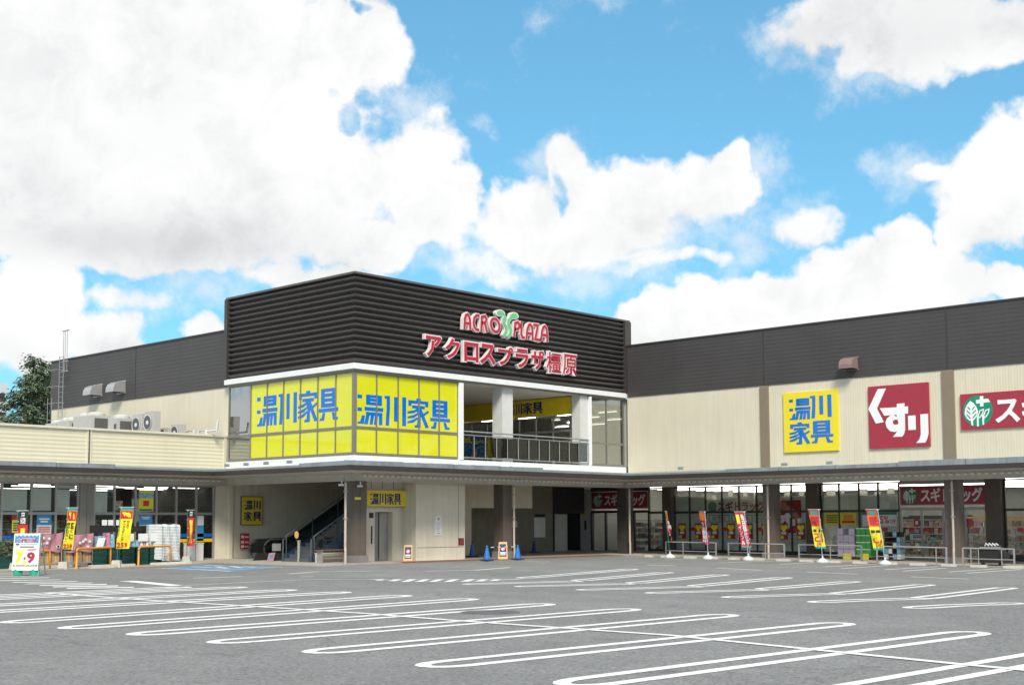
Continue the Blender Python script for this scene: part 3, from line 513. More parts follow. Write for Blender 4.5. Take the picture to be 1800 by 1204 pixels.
# ================================================================== right wing
def shelf_run(P0, d, nrm, n, mats_, parent, levels=5, w0=.27, z00=-.02):
    mb = MB(); mb2 = MB(); P0, d, nrm = Vector(P0), Vector(d), Vector(nrm); rr = random.Random(n)
    for i in range(n):
        for k in range(levels):
            if rr.random() < .12: continue
            h = .16+.16*rr.random(); a = P0+d*(i*w0+.02)+Vector((0, 0, z00+.12+k*.38)); b_ = d*(w0-.05); c_ = nrm*-.3; u_ = Vector((0, 0, h)); mb.hexa([a, a+b_, a+b_+c_, a+c_, a+u_, a+b_+u_, a+b_+c_+u_, a+c_+u_], rr.randrange(len(mats_)))
    L_ = n*w0
    for k in range(levels+1):
        a = P0+Vector((0, 0, z00+.06+k*.38)); b_, c_, u_ = d*L_, nrm*-.35, Vector((0, 0, .05)); mb2.hexa([a, a+b_, a+b_+c_, a+c_, a+u_, a+b_+u_, a+b_+c_+u_, a+c_+u_])
    mb.build('stocked_goods', mats_, parent, kind='stuff'); mb2.build('shelf_board', 'int_wall', parent, kind='stuff')
rw = thing('right_wing_building', 'long two-storey wing with beige ribbed walls and dark parapet over the drugstore arcade', 'building', (WX, 0, 0))
FW_ = FY(WX); FG = FY(G0)
bays = [(.25, 9.05), (9.55, 18.95), (19.52, 29.2), (29.7, 39.2)]
for a, b in bays: part('wall_panel', 'beige_v', rw, ('fbox', FW_, a, 4.05, b, 8.875, -.2, 0))
for a, b in ((9.05, 9.55), (18.95, 19.52), (29.2, 29.7)): part('pilaster', 'brown', rw, ('fbox', FW_, a, 4.05, b, 8.86, -.2, .10))
for a, b in ((.3, 9.28), (9.31, 19.22), (19.25, 29.4), (29.43, 40)): part('parapet_panel', 'dark_h', rw, ('fbox', FW_, a, 8.88, b, 11.78, -.2, .05))
parts('parapet_joint', 'dark', rw, ('fbox', FW_, 9.26, 8.88, 9.33, 11.78, .05, .07), ('fbox', FW_, 19.2, 8.88, 19.27, 11.78, .05, .07))
parts('coping', 'dark', rw, ('fbox', FW_, .28, 11.78, 40, 11.86, -.3, .1)); part('roof', 'concrete_g', rw, ('box', (WX+.3, -40, 10.8), (60, -.1, 11.0)))
part('arcade_ceiling', 'soffit', rw, ('box', (WX+.2, -40, 3.96), (G0, -.1, 4.04)))
for y in (-9.6, -19.35, -29.1):
    part('column', 'column', rw, ('box', (19.5, y-.33, gz(19.5, y)+.3), (20.15, y+.33, 3.75)), ('box', (19.485, y-.03, .4), (19.5, y+.03, 3.7)))
    part('column_base', 'colbase', rw, ('box', (19.44, y-.38, gz(19.5, y)), (20.2, y+.38, gz(19.5, y)+.32)))
for a, b in ((8.82, 9.55), (-.87, -.2), (18.8, 19.6)): part('wall_column', 'column', rw, ('fbox', FG, a, -.4, b, 3.95, -.3, .35))
e1 = [-2.1, -.87]; e2 = [-.2, .87, 2.0, 3.15, 4.31, 5.48, 6.6, 7.72, 8.78]; e3 = [9.58, 10.65, 11.82, 12.93, 14.1]; e5 = [19.65, 20.8, 21.9, 23., 24.1, 25.2, 26.3]
for E_ in (e1, e2, e3, e5): window_row(FG, E_, .12, 3.85, 2.36, ['glass']*(len(E_)-1), frame='frame_d', fw=.07, parent=rw)
parts('sill_wall', 'int_dark', rw, ('fbox', FG, -.2, -.4, 14.1, .06, -.1, .05), ('fbox', FG, 19.65, -.4, 26.3, .06, -.1, .05))
# two entrances (signs above, sliding doors below)
for (a, b, zs) in ((-6.6, -2.1, 2.62), (14.2, 18.8, 2.60)):
    fm = 'frame_d' if a < 0 else 'frame_l'
    parts('entrance_header', fm, rw, ('fbox', FG, a, 2.36, b, 2.52, -.1, .1), ('fbox', FG, a, 3.7, b, 3.95, -.1, .1))
    n = 4; w_ = (b-a)/n
    for i in range(n+1): part('door_frame', fm, rw, ('fbox', FG, a+i*w_-.05, -.3, a+i*w_+.05, 2.36, -.08, .08))
    for i in range(n): part('door_pane', 'glass', rw, ('fbox', FG, a+i*w_+.06, gz(24, -a)+.04, a+(i+1)*w_-.06, 2.34, -.02, -.005))
part('entrance_side_wall', 'offwhite', rw, ('fbox', FG, -7.55, -.1, -6.6, 3.9, -.2, .02))
part('passage_shade_sheet', 'int_dark', rw, ('fbox', FG, -9.5, -.1, -7.55, 3.95, -.2, -.02))  # near-black sheet painted as the deep shade of the passage opening
part('wall_slot', 'ink', rw, ('fbox', FG, -7.2, 1.3, -7.05, 1.9, .02, .03)); part('wall_notice', 'ypaper', rw, ('fbox', FG, -7.45, 2.2, -7.15, 2.9, .02, .03))
# shop inside
part('shop_floor', 'int_floor', rw, ('box', (G0, -40, -.30), (46, 6.6, -.02))); part('shop_ceiling', 'int_ceil', rw, ('box', (G0+.12, -40, 4.0), (46, 6.6, 4.08))); parts('shop_back_wall', 'int_wall', rw, ('box', (46, -40, 0), (46.2, 6.6, 4.1)), ('box', (G0+.12, 6.5, 0), (46, 6.7, 4.1)), ('box', (G0+.12, -40, 0), (46, -39.8, 4.1)))
for x in (26.6, 28.8, 31., 33.2, 35.4, 37.6, 39.8, 42.): part('strip_light', 'tube', rw, ('box', (x, -39, 3.90), (x+.28, 6, 3.97)))
mb = MB()
for i in range(5):
    x = 32.5+i*2.3
    for j in range(9):
        y = 4-j*4.6; mb.box((x, y-3.6, 0), (x+.75, y, 1.75+random.random()*.4), random.randint(0, 3))
for j in range(0): mb.box((26.4, 5-j*2.9, 0), (27.0, 3.2-j*2.9, 1.3+random.random()*.5), random.randint(0, 4))
mb.build('goods_shelf', ['goods3', 'int_dark', 'int_wall', 'card', 'gbox'], rw, kind='stuff')
for k, (a, b, zt) in enumerate(((-.2, 2.0, 3.22), (2.0, 8.78, 3.12), (9.6, 14.1, 3.2))):
    mb = MB(); u = a
    while u < b-.05:
        w_ = min(1.1, b-u); h = zt+random.choice((0, 0, .06, -.05, .1)); mb.fbox(FG, u, .06, u+w_-.02, h, -.10, -.07); u += w_
    mb.build('window_board', 'board', rw)
mb = MB()
for i in range(16):
    u = -.1+i*.95+random.random()*.3; z = 3.15+random.random()*.15; mb.fbox(FG, u, z, u+.12+random.random()*.4, z+.18+random.random()*.25, -2.5, -2.4)
mb.build('hanging_tag', 'soffit', rw, kind='stuff')
parts('red_band', 'red', rw, *[('fbox', FG, u, 1.28, u+.32, 1.48, -.028, -.012) for u in (.0, .95, 2.1, 3.2, 4.4, 5.5, 6.7, 7.8, 12.1, 13.1, 14.6, 15.3, 16.2, 17.3, 18.0, 20.2, 21.3, 22.4)])
# ================================================================== left low wing and the hall behind it
lw = thing('low_shop_wing', 'single-storey wing with beige lapped parapet above the grocery shop windows', 'building', (-15, 10.2, 0))
FS = FX(10.2); PT, PB = 6.19, 4.35
for a, b in ((-34, -27.5), (-27.4, -17.5), (-17.4, -7.56), (-7.46, -.1)): part('parapet_panel', 'beige_h', lw, ('fbox', FS, a, PB, b, PT, -.2, 0))
parts('parapet_joint', 'beige_trim', lw, ('fbox', FS, -7.62, PB, -7.56, PT, -.05, .05), ('fbox', FS, -7.46, PB, -7.40, PT, -.05, .05), ('fbox', FS, -.1, PB-.1, .05, PT, -.2, .06))
parts('coping', 'beige_trim', lw, ('fbox', FS, -34, PT, .12, PT+.10, -.28, .1)); part('roof', 'concrete_g', lw, ('box', (-34, 10.4, 5.0), (-.02, 34, 5.15)))
part('header_wall', 'beige', lw, ('fbox', FS, -34, 3.72, .4, PB, -.2, -.02))
eL = [-13.9, -12.75, -11.6, -10.23, -9.06, -7.98]; eR = [-7.16, -6.13, -5.02, -3.88, -2.78, -1.64, -.62]
for E_ in (eL, eR): window_row(FS, E_, .02, 3.68, 2.3, ['glass']*(len(E_)-1), frame='frame_l', parent=lw, fw=.09)
window_row(FS, [-22, -20.8, -19.6, -18.4, -17.2, -16., -14.8], .02, 3.68, 2.3, ['glass']*6, frame='frame_l', parent=lw)
parts('pier', 'column', lw, ('fbox', FS, -14.7, -.2, -14.0, 3.72, -.2, .1)); parts('pier', 'piercol', lw, ('fbox', FS, -7.94, -.2, -7.62, 3.72, -.2, .12), ('fbox', FS, -7.58, -.2, -7.22, 3.72, -.2, .06))
parts('end_wall', 'beige', lw, ('fbox', FS, -.56, -.2, .4, 3.72, -.2, .04), ('fbox', FS, .22, -.2, .42, 3.95, -.2, .16), ('fbox', FS, -.56, -.2, .22, .55, .04, .06))
parts('blue_band', 'blueband', lw, *[('fbox', FS, a+.06, 1.14, b-.06, 1.32, -.012, -.004) for a, b in ((-1.64, -.62), (-2.78, -1.64), (-12.75, -11.6), (-11.6, -10.23))])
parts('yellow_band', 'yband', lw, *[('fbox', FS, a+.06, .90, b-.06, 1.06, -.012, -.004) for a, b in ((-1.64, -.62), (-2.78, -1.64), (-12.75, -11.6), (-11.6, -10.23))])
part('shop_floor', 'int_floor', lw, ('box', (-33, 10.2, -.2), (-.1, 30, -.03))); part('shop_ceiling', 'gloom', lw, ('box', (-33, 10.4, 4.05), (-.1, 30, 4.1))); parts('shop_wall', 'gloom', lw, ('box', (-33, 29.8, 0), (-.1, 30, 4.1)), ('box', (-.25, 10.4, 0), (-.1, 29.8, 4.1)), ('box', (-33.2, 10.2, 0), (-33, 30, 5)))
for x, y, L_ in ((-17, 11.4, 2.4), (-13.6, 11.2, 2.4), (-10.3, 11.3, 1.5), (-9.6, 13.5, 2.2), (-11.9, 14.2, 2.2), (-7.6, 12.0, 1.3), (-6.9, 11.2, 1.5), (-5.2, 12.4, 1.5), (-5.8, 15, 2.4), (-3.7, 11.6, 1.3), (-3.4, 14, 2.4), (-1.9, 11.9, 1.5), (-1.7, 15.5, 1.4), (-8.5, 18, 2.4), (-4, 19, 2.4)): part('strip_light', 'tube2', lw, ('box', (x, y, 3.60), (x+L_, y+.06, 3.625)))
mb = MB()
for i in range(40):
    x, y = -17+random.random()*16, 12+random.random()*11; mb.box((x, y, -.03), (x+.6+random.random()*1.2, y+.6+random.random(), 1.0+random.random()*1.1), random.randint(0, 5))
mb.build('goods_shelf', ['goods3', 'int_dark', 'goods3', 'int_dark', 'card', 'gloom'], lw, kind='stuff')
GM = ['goods3', 'int_wall', 'rsign', 'goods1', 'card', 'card', 'goods2', 'int_dark', 'stair', 'board', 'gloom', 'goods3', 'int_wall', 'steel']
shelf_run((-14, 12.6, 0), (1, 0, 0), (0, -1, 0), 48, GM, lw, 4); shelf_run((-12, 15.5, 0), (1, 0, 0), (0, -1, 0), 42, GM, lw, 5)
for x_ in (27.4, 30.5): shelf_run((x_, 6, 0), (0, -1, 0), (-1, 0, 0), 135, GM, rw, 5, z00=-.1)

for (a, b, z0, z1) in ((-10.15, -9.25, 2.42, 3.45), (-7.10, -6.45, 2.36, 3.3), (-8.95, -8.35, 2.36, 3.4), (-11.5, -10.4, 2.4, 3.4), (-11.9, -11.65, 2.4, 3.4), (-9.0, -8.1, 3.45, 3.6)):
    part('roller_blind', 'board', lw, ('fbox', FS, a, z0, b, z1, -.12, -.10))
part('hall_core', 'louver_back', lw, ('box', (-.05, 10.3, .0), (.3, 10.4, 4.0)))
hall = thing('tall_hall_building', 'tall windowless hall behind the low wing, dark cladding above a beige wall', 'building', (.2, 20, 5))
FH = FY(.12); Y2 = 29.0
part('wall_panel', 'beige_v', hall, ('fbox', FH, -Y2, 4.9, -19.2, 8.78, -.2, 0)); part('wall_panel', 'beige_v', hall, ('fbox', FH, -19.17, 4.9, -10.05, 8.78, -.2, 0))
part('parapet_panel', 'dark_h', hall, ('fbox', FH, -Y2-.1, 8.78, -19.22, 11.68, -.3, .05)); part('parapet_panel', 'dark_h', hall, ('fbox', FH, -19.16, 8.78, -10.1, 11.68, -.3, .05))
parts('coping', 'dark', hall, ('fbox', FH, -Y2-.15, 11.68, -10.1, 11.76, -.35, .1)); part('roof', 'concrete_g', hall, ('box', (.3, 10.1, 10.6), (30, Y2, 10.8)), ('box', (.3, Y2, 0), (30, Y2+.2, 10.8)))
# ================================================================== canopy
cn = thing('canopy', 'dark-edged lean-to canopy running round the corner above all the shop fronts', 'canopy', (-2, -2.1, 4.1))
out = [(-36, 8.2), (-2, 8.2), (-2, -2.15), (17.85, -2.15), (17.85, -40)]; inn = [(-36, 10.25), (.05, 10.25), (.05, .05), (19.9, .05), (19.9, -40)]
def lerp(a, b, t): return tuple(a[i]+(b[i]-a[i])*t for i in range(2))
for i in range(4):
    a, b, c, d = out[i], out[i+1], inn[i+1], inn[i]
    mid = lambda p, q, t: lerp(p, q, t)
    a2, b2 = mid(a, d, .06), mid(b, c, .06)
    mb = MB(); mb.add([(*a, 4.12), (*b, 4.12), (*b, 4.33), (*a, 4.33), (*mid(a, d, .12), 4.12), (*mid(b, c, .12), 4.12), (*mid(b, c, .12), 4.33), (*mid(a, d, .12), 4.33)], [(0, 1, 2, 3), (4, 5, 6, 7), (0, 1, 5, 4), (3, 2, 6, 7)]); mb.build('fascia', 'canopy', cn)
    mb = MB(); mb.add([(*a2, 4.33), (*b2, 4.33), (*b2, 4.43), (*a2, 4.43), (*c, 4.60), (*d, 4.60)], [(0, 1, 2, 3), (3, 2, 4, 5)]); mb.build('roof_sheet', 'flash', cn)
    mb = MB(); e, f = mid(a, d, .1), mid(b, c, .1); mb.add([(*e, 4.14), (*f, 4.14), (*c, 4.06), (*d, 4.06)], [(0, 1, 2, 3)]); mb.build('soffit', 'soffit', cn)
# beams on the column line
part('beam', 'soffit', cn, ('box', (-36, 10.0, 3.74), (-.15, 10.18, 4.05))); part('beam', 'soffit', cn, ('box', (-.15, -.1, 3.76), (.1, 10.18, 4.06)))
part('beam', 'soffit', cn, ('box', (-.15, -.32, 3.76), (19.65, -.1, 4.09))); part('beam', 'soffit', cn, ('box', (19.4, -40, 3.76), (19.65, -.32, 4.09)))
parts('beam_flange', 'soffit', cn, ('box', (-.2, -.38, 3.72), (19.7, -.30, 3.76)), ('box', (19.32, -40, 3.72), (19.4, -.38, 3.76)), ('box', (-.22, -.38, 3.72), (-.15, 9.9, 3.76)), ('box', (-36, 9.92, 3.70), (-.2, 10.0, 3.74)))
mb = MB()      # corrugated deck ends above the beams, white to paint daylight coming through
for y in np.arange(-39.6, -.6, .34): mb.box((19.30, y, 3.92), (19.395, y+.17, 3.99))
for x in np.arange(.2, 19.2, .34): mb.box((x, -.42, 3.92), (x+.17, -.325, 3.99))
for x in np.arange(-20, -.6, .34): mb.box((x, 9.90, 3.90), (x+.17, 9.99, 3.97))
mb.build('deck_end_daylight', 'paper', cn, kind='stuff')
for a, b, z in (((-36, 8.25), (-7.2, 8.25), 4.54), ((-1.95, 1.5), (-1.95, -2.1), 4.53), ((-2, -2.1), (10.6, -2.1), 4.55), ((17.9, -8.1), (17.9, -17.5), 4.52), ((17.9, -17.6), (17.9, -40), 4.60)):
    d = np.array(b)-np.array(a); L_ = np.linalg.norm(d); k = max(1, round(L_/3)); d = d/L_; nrm = np.array([d[1], -d[0]])*(.30 if True else 1)
    for i in range(k):
        p, q = np.array(a)+d*L_*i/k, np.array(a)+d*(L_*(i+1)/k-.03); s_ = 1
        w_ = np.array([-d[1], d[0]])*.35
        if i32 := False: pass
        part('flashing_panel', 'flash', cn, ('hexa', [(p[0], p[1], 4.335), (q[0], q[1], 4.335), (q[0]+w_[0], q[1]+w_[1], 4.335), (p[0]+w_[0], p[1]+w_[1], 4.335), (p[0], p[1], z-.02), (q[0], q[1], z), (q[0]+w_[0], q[1]+w_[1], z+.02), (p[0]+w_[0], p[1]+w_[1], z)]))
for i in range(8): part('snow_clip', 'flash', cn, ('box', (11.2+i*.9-8.5, -1.3, 4.52), (11.2+i*.9-8.3, -1.24, 4.60)))
for y in (7.6, 6., 4.4, 2.6): part('snow_clip', 'flash', cn, ('box', (-1.6, y, 4.56), (-1.5, y+.3, 4.70)))
for y in (-5.2, -11.5, -14.0): part('snow_clip', 'flash', cn, ('box', (18.2, y, 4.58), (18.3, y+.3, 4.72)))
# downpipes
def downpipe(x, y, lab, ref):
    z0 = gz(x, y); t = thing('downpipe', lab, 'downpipe', (x, y, z0), 'cream downpipes of the canopy')
    mb = MB(); mb.tube([(x+ref[0]*.35, y+ref[1]*.35, 3.86), (x, y, 3.6), (x, y, .75+z0), (x-ref[0]*.05, y-ref[1]*.05, .6+z0), (x-ref[0]*.05, y-ref[1]*.05, z0)], .055, 8); mb.build('pipe', 'pipe', t)
    parts('bracket', 'steel', t, ('box', (x-.08, y-.08, 2.), (x+.08, y+.08, 2.04)), ('box', (x-.08, y-.08, 3.2), (x+.08, y+.08, 3.24))); rebase(t, (x, y, z0))
pp = W(607, 930, 1, -.55); downpipe(pp[0], -.55, 'cream downpipe at the building corner, beside the brown column', (.5, 1))
pp = W(903.5, 930, 1, -.45); downpipe(pp[0], -.45, 'cream downpipe on the second column, above the blue cones', (.5, 1))
pp = W(1107, 930, 1, -.7); downpipe(pp[0], -.7, 'thin downpipe in the inner corner in front of the red sign', (.3, .6))
pp = W(1350.5, 930, 0, 19.2); downpipe(19.2, pp[1], 'cream downpipe behind the second steel fence', (1, .3))
pp = W(1675.5, 930, 0, 19.2); downpipe(19.2, pp[1], 'cream downpipe beside the fence nearest the camera', (1, .3))

# low wooded hills behind the camera: they show only as reflections in the glass
mb = MB(); n = 90; vs = []
for i in range(n+1):
    a = math.radians(150+170*i/n); h = 20+9*math.sin(i*.21)+5*math.sin(i*.53+1)+2.5*math.sin(i*1.7); R_ = 380
    for q, hh_ in ((0, 0), (60, h*.75), (110, h), (200, 0)): vs.append((math.sin(a)*(R_+q), math.cos(a)*(R_+q), hh_-1))
mb.add(vs, [(i*4+j, (i+1)*4+j, (i+1)*4+j+1, i*4+j+1) for i in range(n) for j in range(3)]); mb.build('hills', 'hill', kind='structure', smooth=True)
# ================================================================== signs
YK = {'yu': [[(0,86),(15,86),(15,96),(0,96)], [(0,43),(15,43),(15,52),(0,52)], [(15,26),(27,27),(23,0),(0,0),(2,7),(11,8)], [(34,66),(47,66),(47,98),(34,98)], [(81,66),(95,66),(95,98),(81,98)], [(47,91),(81,91),(81,98),(47,98)], [(47,79),(81,79),(81,86),(47,86)], [(47,66),(81,66),(81,73.5),(47,73.5)],
    [(28,46),(100,46),(100,56),(28,56)], [(35,31),(97,31),(97,39),(33,39)], [(35,31),(46,31),(38,0),(27,0)], [(54,31),(64,31),(58,0),(48,0)], [(70,31),(79,31),(75,0),(66,0)], [(86,31),(97,31),(97,0),(86,0)]],
 'kawa': [[(0,90),(0,99),(23,100),(23,60),(19,0),(5,0),(10,55),(10,90)], [(45,16),(60,16),(60,98),(45,98)], [(84,2),(100,2),(100,100),(84,100)]],
 'ie': [[(42,92),(60,92),(60,100),(42,100)], [(4,84),(97,84),(97,92),(4,92)], [(4,75),(16,75),(16,84),(4,84)], [(85,75),(97,75),(97,84),(85,84)], [(22,67),(80,67),(80,75),(22,75)], [(0,47),(28,50),(45,57),(43,64),(28,58),(0,55)], [(0,30),(28,33),(46,42),(44,48),(28,42),(0,37)], [(0,13),(26,17),(46,27),(44,34),(26,26),(0,20)],
    [(40,66),(53,66),(60,40),(60,0),(34,0),(35,8),(46,10),(47,38)], [(58,64),(67,64),(76,42),(100,3),(84,0),(63,38)], [(74,50),(95,60),(100,54),(79,42)]],
 'gu': [[(11,42),(28,42),(28,100),(11,100)], [(70,42),(87,42),(87,100),(70,100)], [(28,92),(70,92),(70,100),(28,100)], [(28,76),(70,76),(70,84),(28,84)], [(28,60),(70,60),(70,68),(28,68)], [(28,42),(70,42),(70,52),(28,52)], [(0,27),(100,27),(100,36),(0,36)], [(18,22),(31,22),(26,0),(4,0),(6,8),(15,9)], [(69,22),(82,22),(86,9),(98,8),(98,0),(76,0)]]}
def yglyph(mb, F, g, u0, v0, w, h, n0, n1, k=0):
    for i, poly in enumerate(YK[g]): 
        cx, cy = sum(p[0] for p in poly)/len(poly), sum(p[1] for p in poly)/len(poly); e = 1.5
        mb.prism(F, [(u0+(x+(e if x > cx else -e))/100*w, v0+(y+(e if y > cy else -e))/100*h) for x, y in poly], n0, n1+.0004*i, k)
GL = ('yu', 'kawa', 'ie', 'gu')
def yrow(F, u0, v0, w, h, n0, n1, m_, parent, gap=.02):
    ws = (.265, .235, .24, .23); u = u0
    for g, f in zip(GL, ws):
        mb = MB(); yglyph(mb, F, g, u, v0, w*(f-gap), h, n0, n1); mb.build('letter', m_, parent); u += w*f
def poly_photo(mb, F, pts, n0, n1, k=0): mb.prism(F, [uv(F, *p) for p in pts], n0, n1, k)
def zz(ox, oy, s, pts): return [(ox+x/s, oy+y/s) for x, y in pts]
# film lettering on the filmed windows
for F, u0, v0, w, lab in ((FF, .22, 6.37, 6.15, 'large blue kanji lettering filmed across the front yellow windows'), (FL, -7.5, 6.62, 6.65, 'large blue kanji lettering filmed across the side yellow windows')):
    t = thing('window_lettering', lab, 'sign', F(u0+w/2, v0, .0)); yrow(F, u0, v0, w, 1.36 if F is FF else 1.45, -.014, -.009, 'bfilm', t); rebase(t, F(u0+w/2, v0, .0))
# square furniture sign on the wing
t = thing('furniture_sign', 'square yellow wall sign with blue kanji in two rows', 'sign', FW_(12, 5.33))
part('sign_face', 'ysign', t, ('fbox', FW_, 10.45, 5.33, 13.52, 8.36, .02, .10)); part('sign_edge', 'ysign2', t, ('fbox', FW_, 10.43, 5.31, 13.54, 8.38, .0, .05))
for g, u, v, w, h in (('yu', 10.82, 7.0, 1.18, 1.05), ('kawa', 12.02, 7.02, 1.16, 1.10), ('ie', 10.80, 5.74, 1.15, 1.08), ('gu', 12.02, 5.76, 1.22, 1.08)):
    mb = MB(); yglyph(mb, FW_, g, u, v, w, h, .1, .115); mb.build('letter', 'bfilm', t)
rebase(t, FW_(12, 5.33))
# square pharmacy sign
t = thing('pharmacy_sign', 'square dark red wall sign with three large white hiragana', 'sign', FW_(16.7, 5.33))
part('sign_face', 'rsign', t, ('fbox', FW_, 15.19, 5.33, 18.29, 8.36, .0, .10))
K = lambda pts: zz(1360, 640, 6, pts)
def kusuri(F, tf, n, t):
    mb = MB(); mb.prism(F, tf([(1110, 264), (1195, 258), (1100, 470), (1172, 612), (1090, 628), (1010, 475)]), n, n+.02); mb.build('letter', 'wsign', t)
    mb = MB()
    for q, pts in enumerate([[(1130, 466), (1310, 456), (1310, 420), (1390, 412), (1390, 448), (1428, 446), (1428, 522), (1394, 524), (1395, 560), (1310, 560), (1310, 536), (1178, 545)],
                [(1310, 558), (1395, 558), (1398, 690), (1385, 740), (1366, 765), (1270, 768), (1305, 725), (1320, 690), (1322, 640), (1326, 612)],
                [(1310, 557), (1310, 590), (1295, 584), (1268, 600), (1266, 622), (1282, 640), (1322, 636), (1322, 700), (1290, 716), (1240, 708), (1205, 670), (1190, 620), (1205, 575), (1240, 545), (1270, 538)],
                ]): mb.prism(F, tf(pts), n, n+.02+.001*q)
    mb.build('letter', 'wsign', t)
    mb = MB(); mb.prism(F, tf([(1428, 546), (1506, 541), (1511, 692), (1432, 696)]), n, n+.02); mb.prism(F, tf([(1558, 530), (1638, 524), (1644, 735), (1630, 790), (1610, 828), (1516, 832), (1550, 790), (1563, 740)]), n, n+.021); mb.build('letter', 'wsign', t)
kusuri(FW_, lambda p: [uv(FW_, *q) for q in K(p)], .1, t); rebase(t, FW_(16.7, 5.33))
# emblem: a green disc with a leaf and a cross
def emblem(F, uc, vc, r, n, parent):
    part('emblem_disc', 'green_s', parent, ('prism', F, [(uc+r*math.cos(a), vc+r*math.sin(a)) for a in np.linspace(0, 2*math.pi, 33)[:-1]], n, n+.012))
    q = lambda x, y: (uc+(x-498)/262*r, vc+(620-y)/262*r); mb = MB(); N1 = n+.02
    lf = [(375, 440), (430, 480), (480, 550), (505, 620), (490, 700), (440, 765), (395, 790), (350, 780), (300, 735), (268, 660), (280, 570), (320, 500)]
    mb.prism(F, [q(*p) for p in lf], n+.01, N1)
    mb.prism(F, [q(*p) for p in [(545, 372), (605, 372), (605, 548), (545, 548)]], n+.01, N1+.001); mb.prism(F, [q(*p) for p in [(475, 432), (690, 422), (720, 482), (478, 496)]], n+.01, N1+.002)
    mb.prism(F, [q(*p) for p in [(378, 780), (412, 780), (412, 872), (382, 862)]], n+.01, N1+.003); mb.prism(F, [q(*p) for p in [(482, 700), (512, 700), (512, 886), (480, 886)]], n+.01, N1+.001); mb.prism(F, [q(*p) for p in [(575, 690), (605, 690), (606, 862), (578, 868)]], n+.01, N1+.002)
    for dx in (0, 98): mb.ribbon(F, [q(505+dx, 770), (q(508+dx, 700)), q(540+dx, 620), q(600+dx, 600), q(590+dx, 660), q(550+dx, 720), q(515+dx, 745)], .075*r, n+.01, N1+.004+dx*.00001)
    mb.build('emblem_leaf', 'wsign', parent)
    mb = MB()
    for a, b in (((330, 545), (368, 590)), ((310, 605), (370, 665)), ((305, 670), (372, 745)), ((445, 550), (410, 590)), ((468, 605), (412, 660)), ((470, 670), (415, 740))): mb.ribbon(F, [q(*a), q(*b)], .07*r, N1, N1+.006)
    mb.build('emblem_vein', 'green_s', parent)
def letters(F, body, u0, v0, u1, v1, n0, n1, m_, t, off=.025, name='letter'):
    n = len(body); w = (u1-u0)/n
    for i, ch in enumerate(body):
        if ch == ' ': continue
        mb = MB(); mb.text(F, ch, u0+i*w, v0, u0+(i+1)*w, v1, n0, n1+.0006*(i % 2), 0, off, fit=False); mb.build(name, m_, t)
t = thing('drugstore_sign', 'long dark red wall sign with green leaf emblem, at the right edge', 'sign', FW_(22, 6.0))
part('sign_face', 'rsign', t, ('fbox', FW_, 19.82, 6.02, 29.0, 7.66, .0, .10)); emblem(FW_, 20.63, 6.85, .70, .1, t); letters(FW_, 'スギドラッグ', 21.40, 6.22, 28.7, 7.42, .1, .13, 'wsign', t, .03); rebase(t, FW_(22, 6.0))
# roof sign of the mall on the louvres
FA = FX(-.2); A = lambda x, y: uv(Frame((0, -.40, 0), (1, 0, 0), (0, 0, 1), (0, -1, 0)), 740+x/6.207, 540+y/6.207)
t = thing('mall_name_sign', 'raised red and white katakana and kanji letters on the louvred facade', 'sign', (9.8, -.2, 9.6))
body = 'アクロスプラザ橿原'; cells = [(50, 228, 308, 545), (262, 428, 335, 566), (468, 632, 378, 600), (640, 818, 395, 630), (838, 1010, 425, 640), (1030, 1178, 448, 668), (1200, 1350, 468, 690), (1368, 1535, 487, 722), (1545, 1705, 510, 745)]
for ch, (a, b, c, d) in zip(body, cells):
    (u0, v1), (u1, v0) = A(a, c), A(b, d); 
    v1 = A((a+b)/2, c)[1]; v0 = A((a+b)/2, d)[1]; lt = bpy.data.objects.new('letter', None)
    mb = MB(); mb.text(FA, ch, u0-.035, v0-.035, u1+.035, v1+.035, .0, .19, 0, .035 if ch in '橿原' else .052); f = mb.build('letter', 'wletter', t)
    mb = MB(); mb.text(FA, ch, u0+.03, v0+.03, u1-.03, v1-.03, .19, .21, 0, .004 if ch in '橿原' else .024); mb.build('letter_face', 'rletter', f)
rebase(t, (9.8, -.2, 9.6))
t = thing('logo_sign', 'raised red latin letters with two green sprouts above the katakana sign', 'sign', (9.8, -.2, 11.1))
ST = {'A': [[(475, 235), (478, 130), (490, 88), (508, 78), (525, 100), (534, 140), (538, 240)], [(480, 172), (533, 178)]], 'C': [[(635, 92), (608, 88), (584, 115), (574, 165), (582, 215), (605, 243), (632, 250)]], 'R': [[(658, 258), (664, 105), (700, 98), (716, 130), (702, 165), (668, 172)], [(690, 172), (705, 200), (720, 270)]],
      'P': [[(1018, 315), (1028, 172), (1058, 163), (1077, 198), (1062, 235), (1026, 242)]], 'L': [[(1098, 160), (1094, 290), (1106, 328), (1130, 332)]], 'A2': [[(1150, 345), (1160, 245), (1175, 198), (1192, 188), (1210, 212), (1217, 260), (1218, 352)], [(1160, 283), (1214, 290)]], 'Z': [[(1228, 190), (1275, 198), (1247, 348), (1302, 360)]], 'A3': [[(1310, 362), (1320, 262), (1335, 218), (1353, 208), (1370, 232), (1376, 280), (1378, 375)], [(1320, 300), (1373, 307)]]}
def stroke(strokes, w, name, face, closed=False):
    mb = MB(); k = 0
    for s_ in strokes: mb.ribbon(FA, [A(*p) for p in s_], w+.085, .0, .19+.0012*k, 0, closed); k += 1
    o = mb.build(name, 'wletter', t); mb = MB()
    for k, s_ in enumerate(strokes): mb.ribbon(FA, [A(*p) for p in s_], w, .20, .21+.0012*k, 0, closed)
    mb.build('letter_face', face, o)
for k_ in ST: stroke(ST[k_], .145, 'letter', 'rletter')
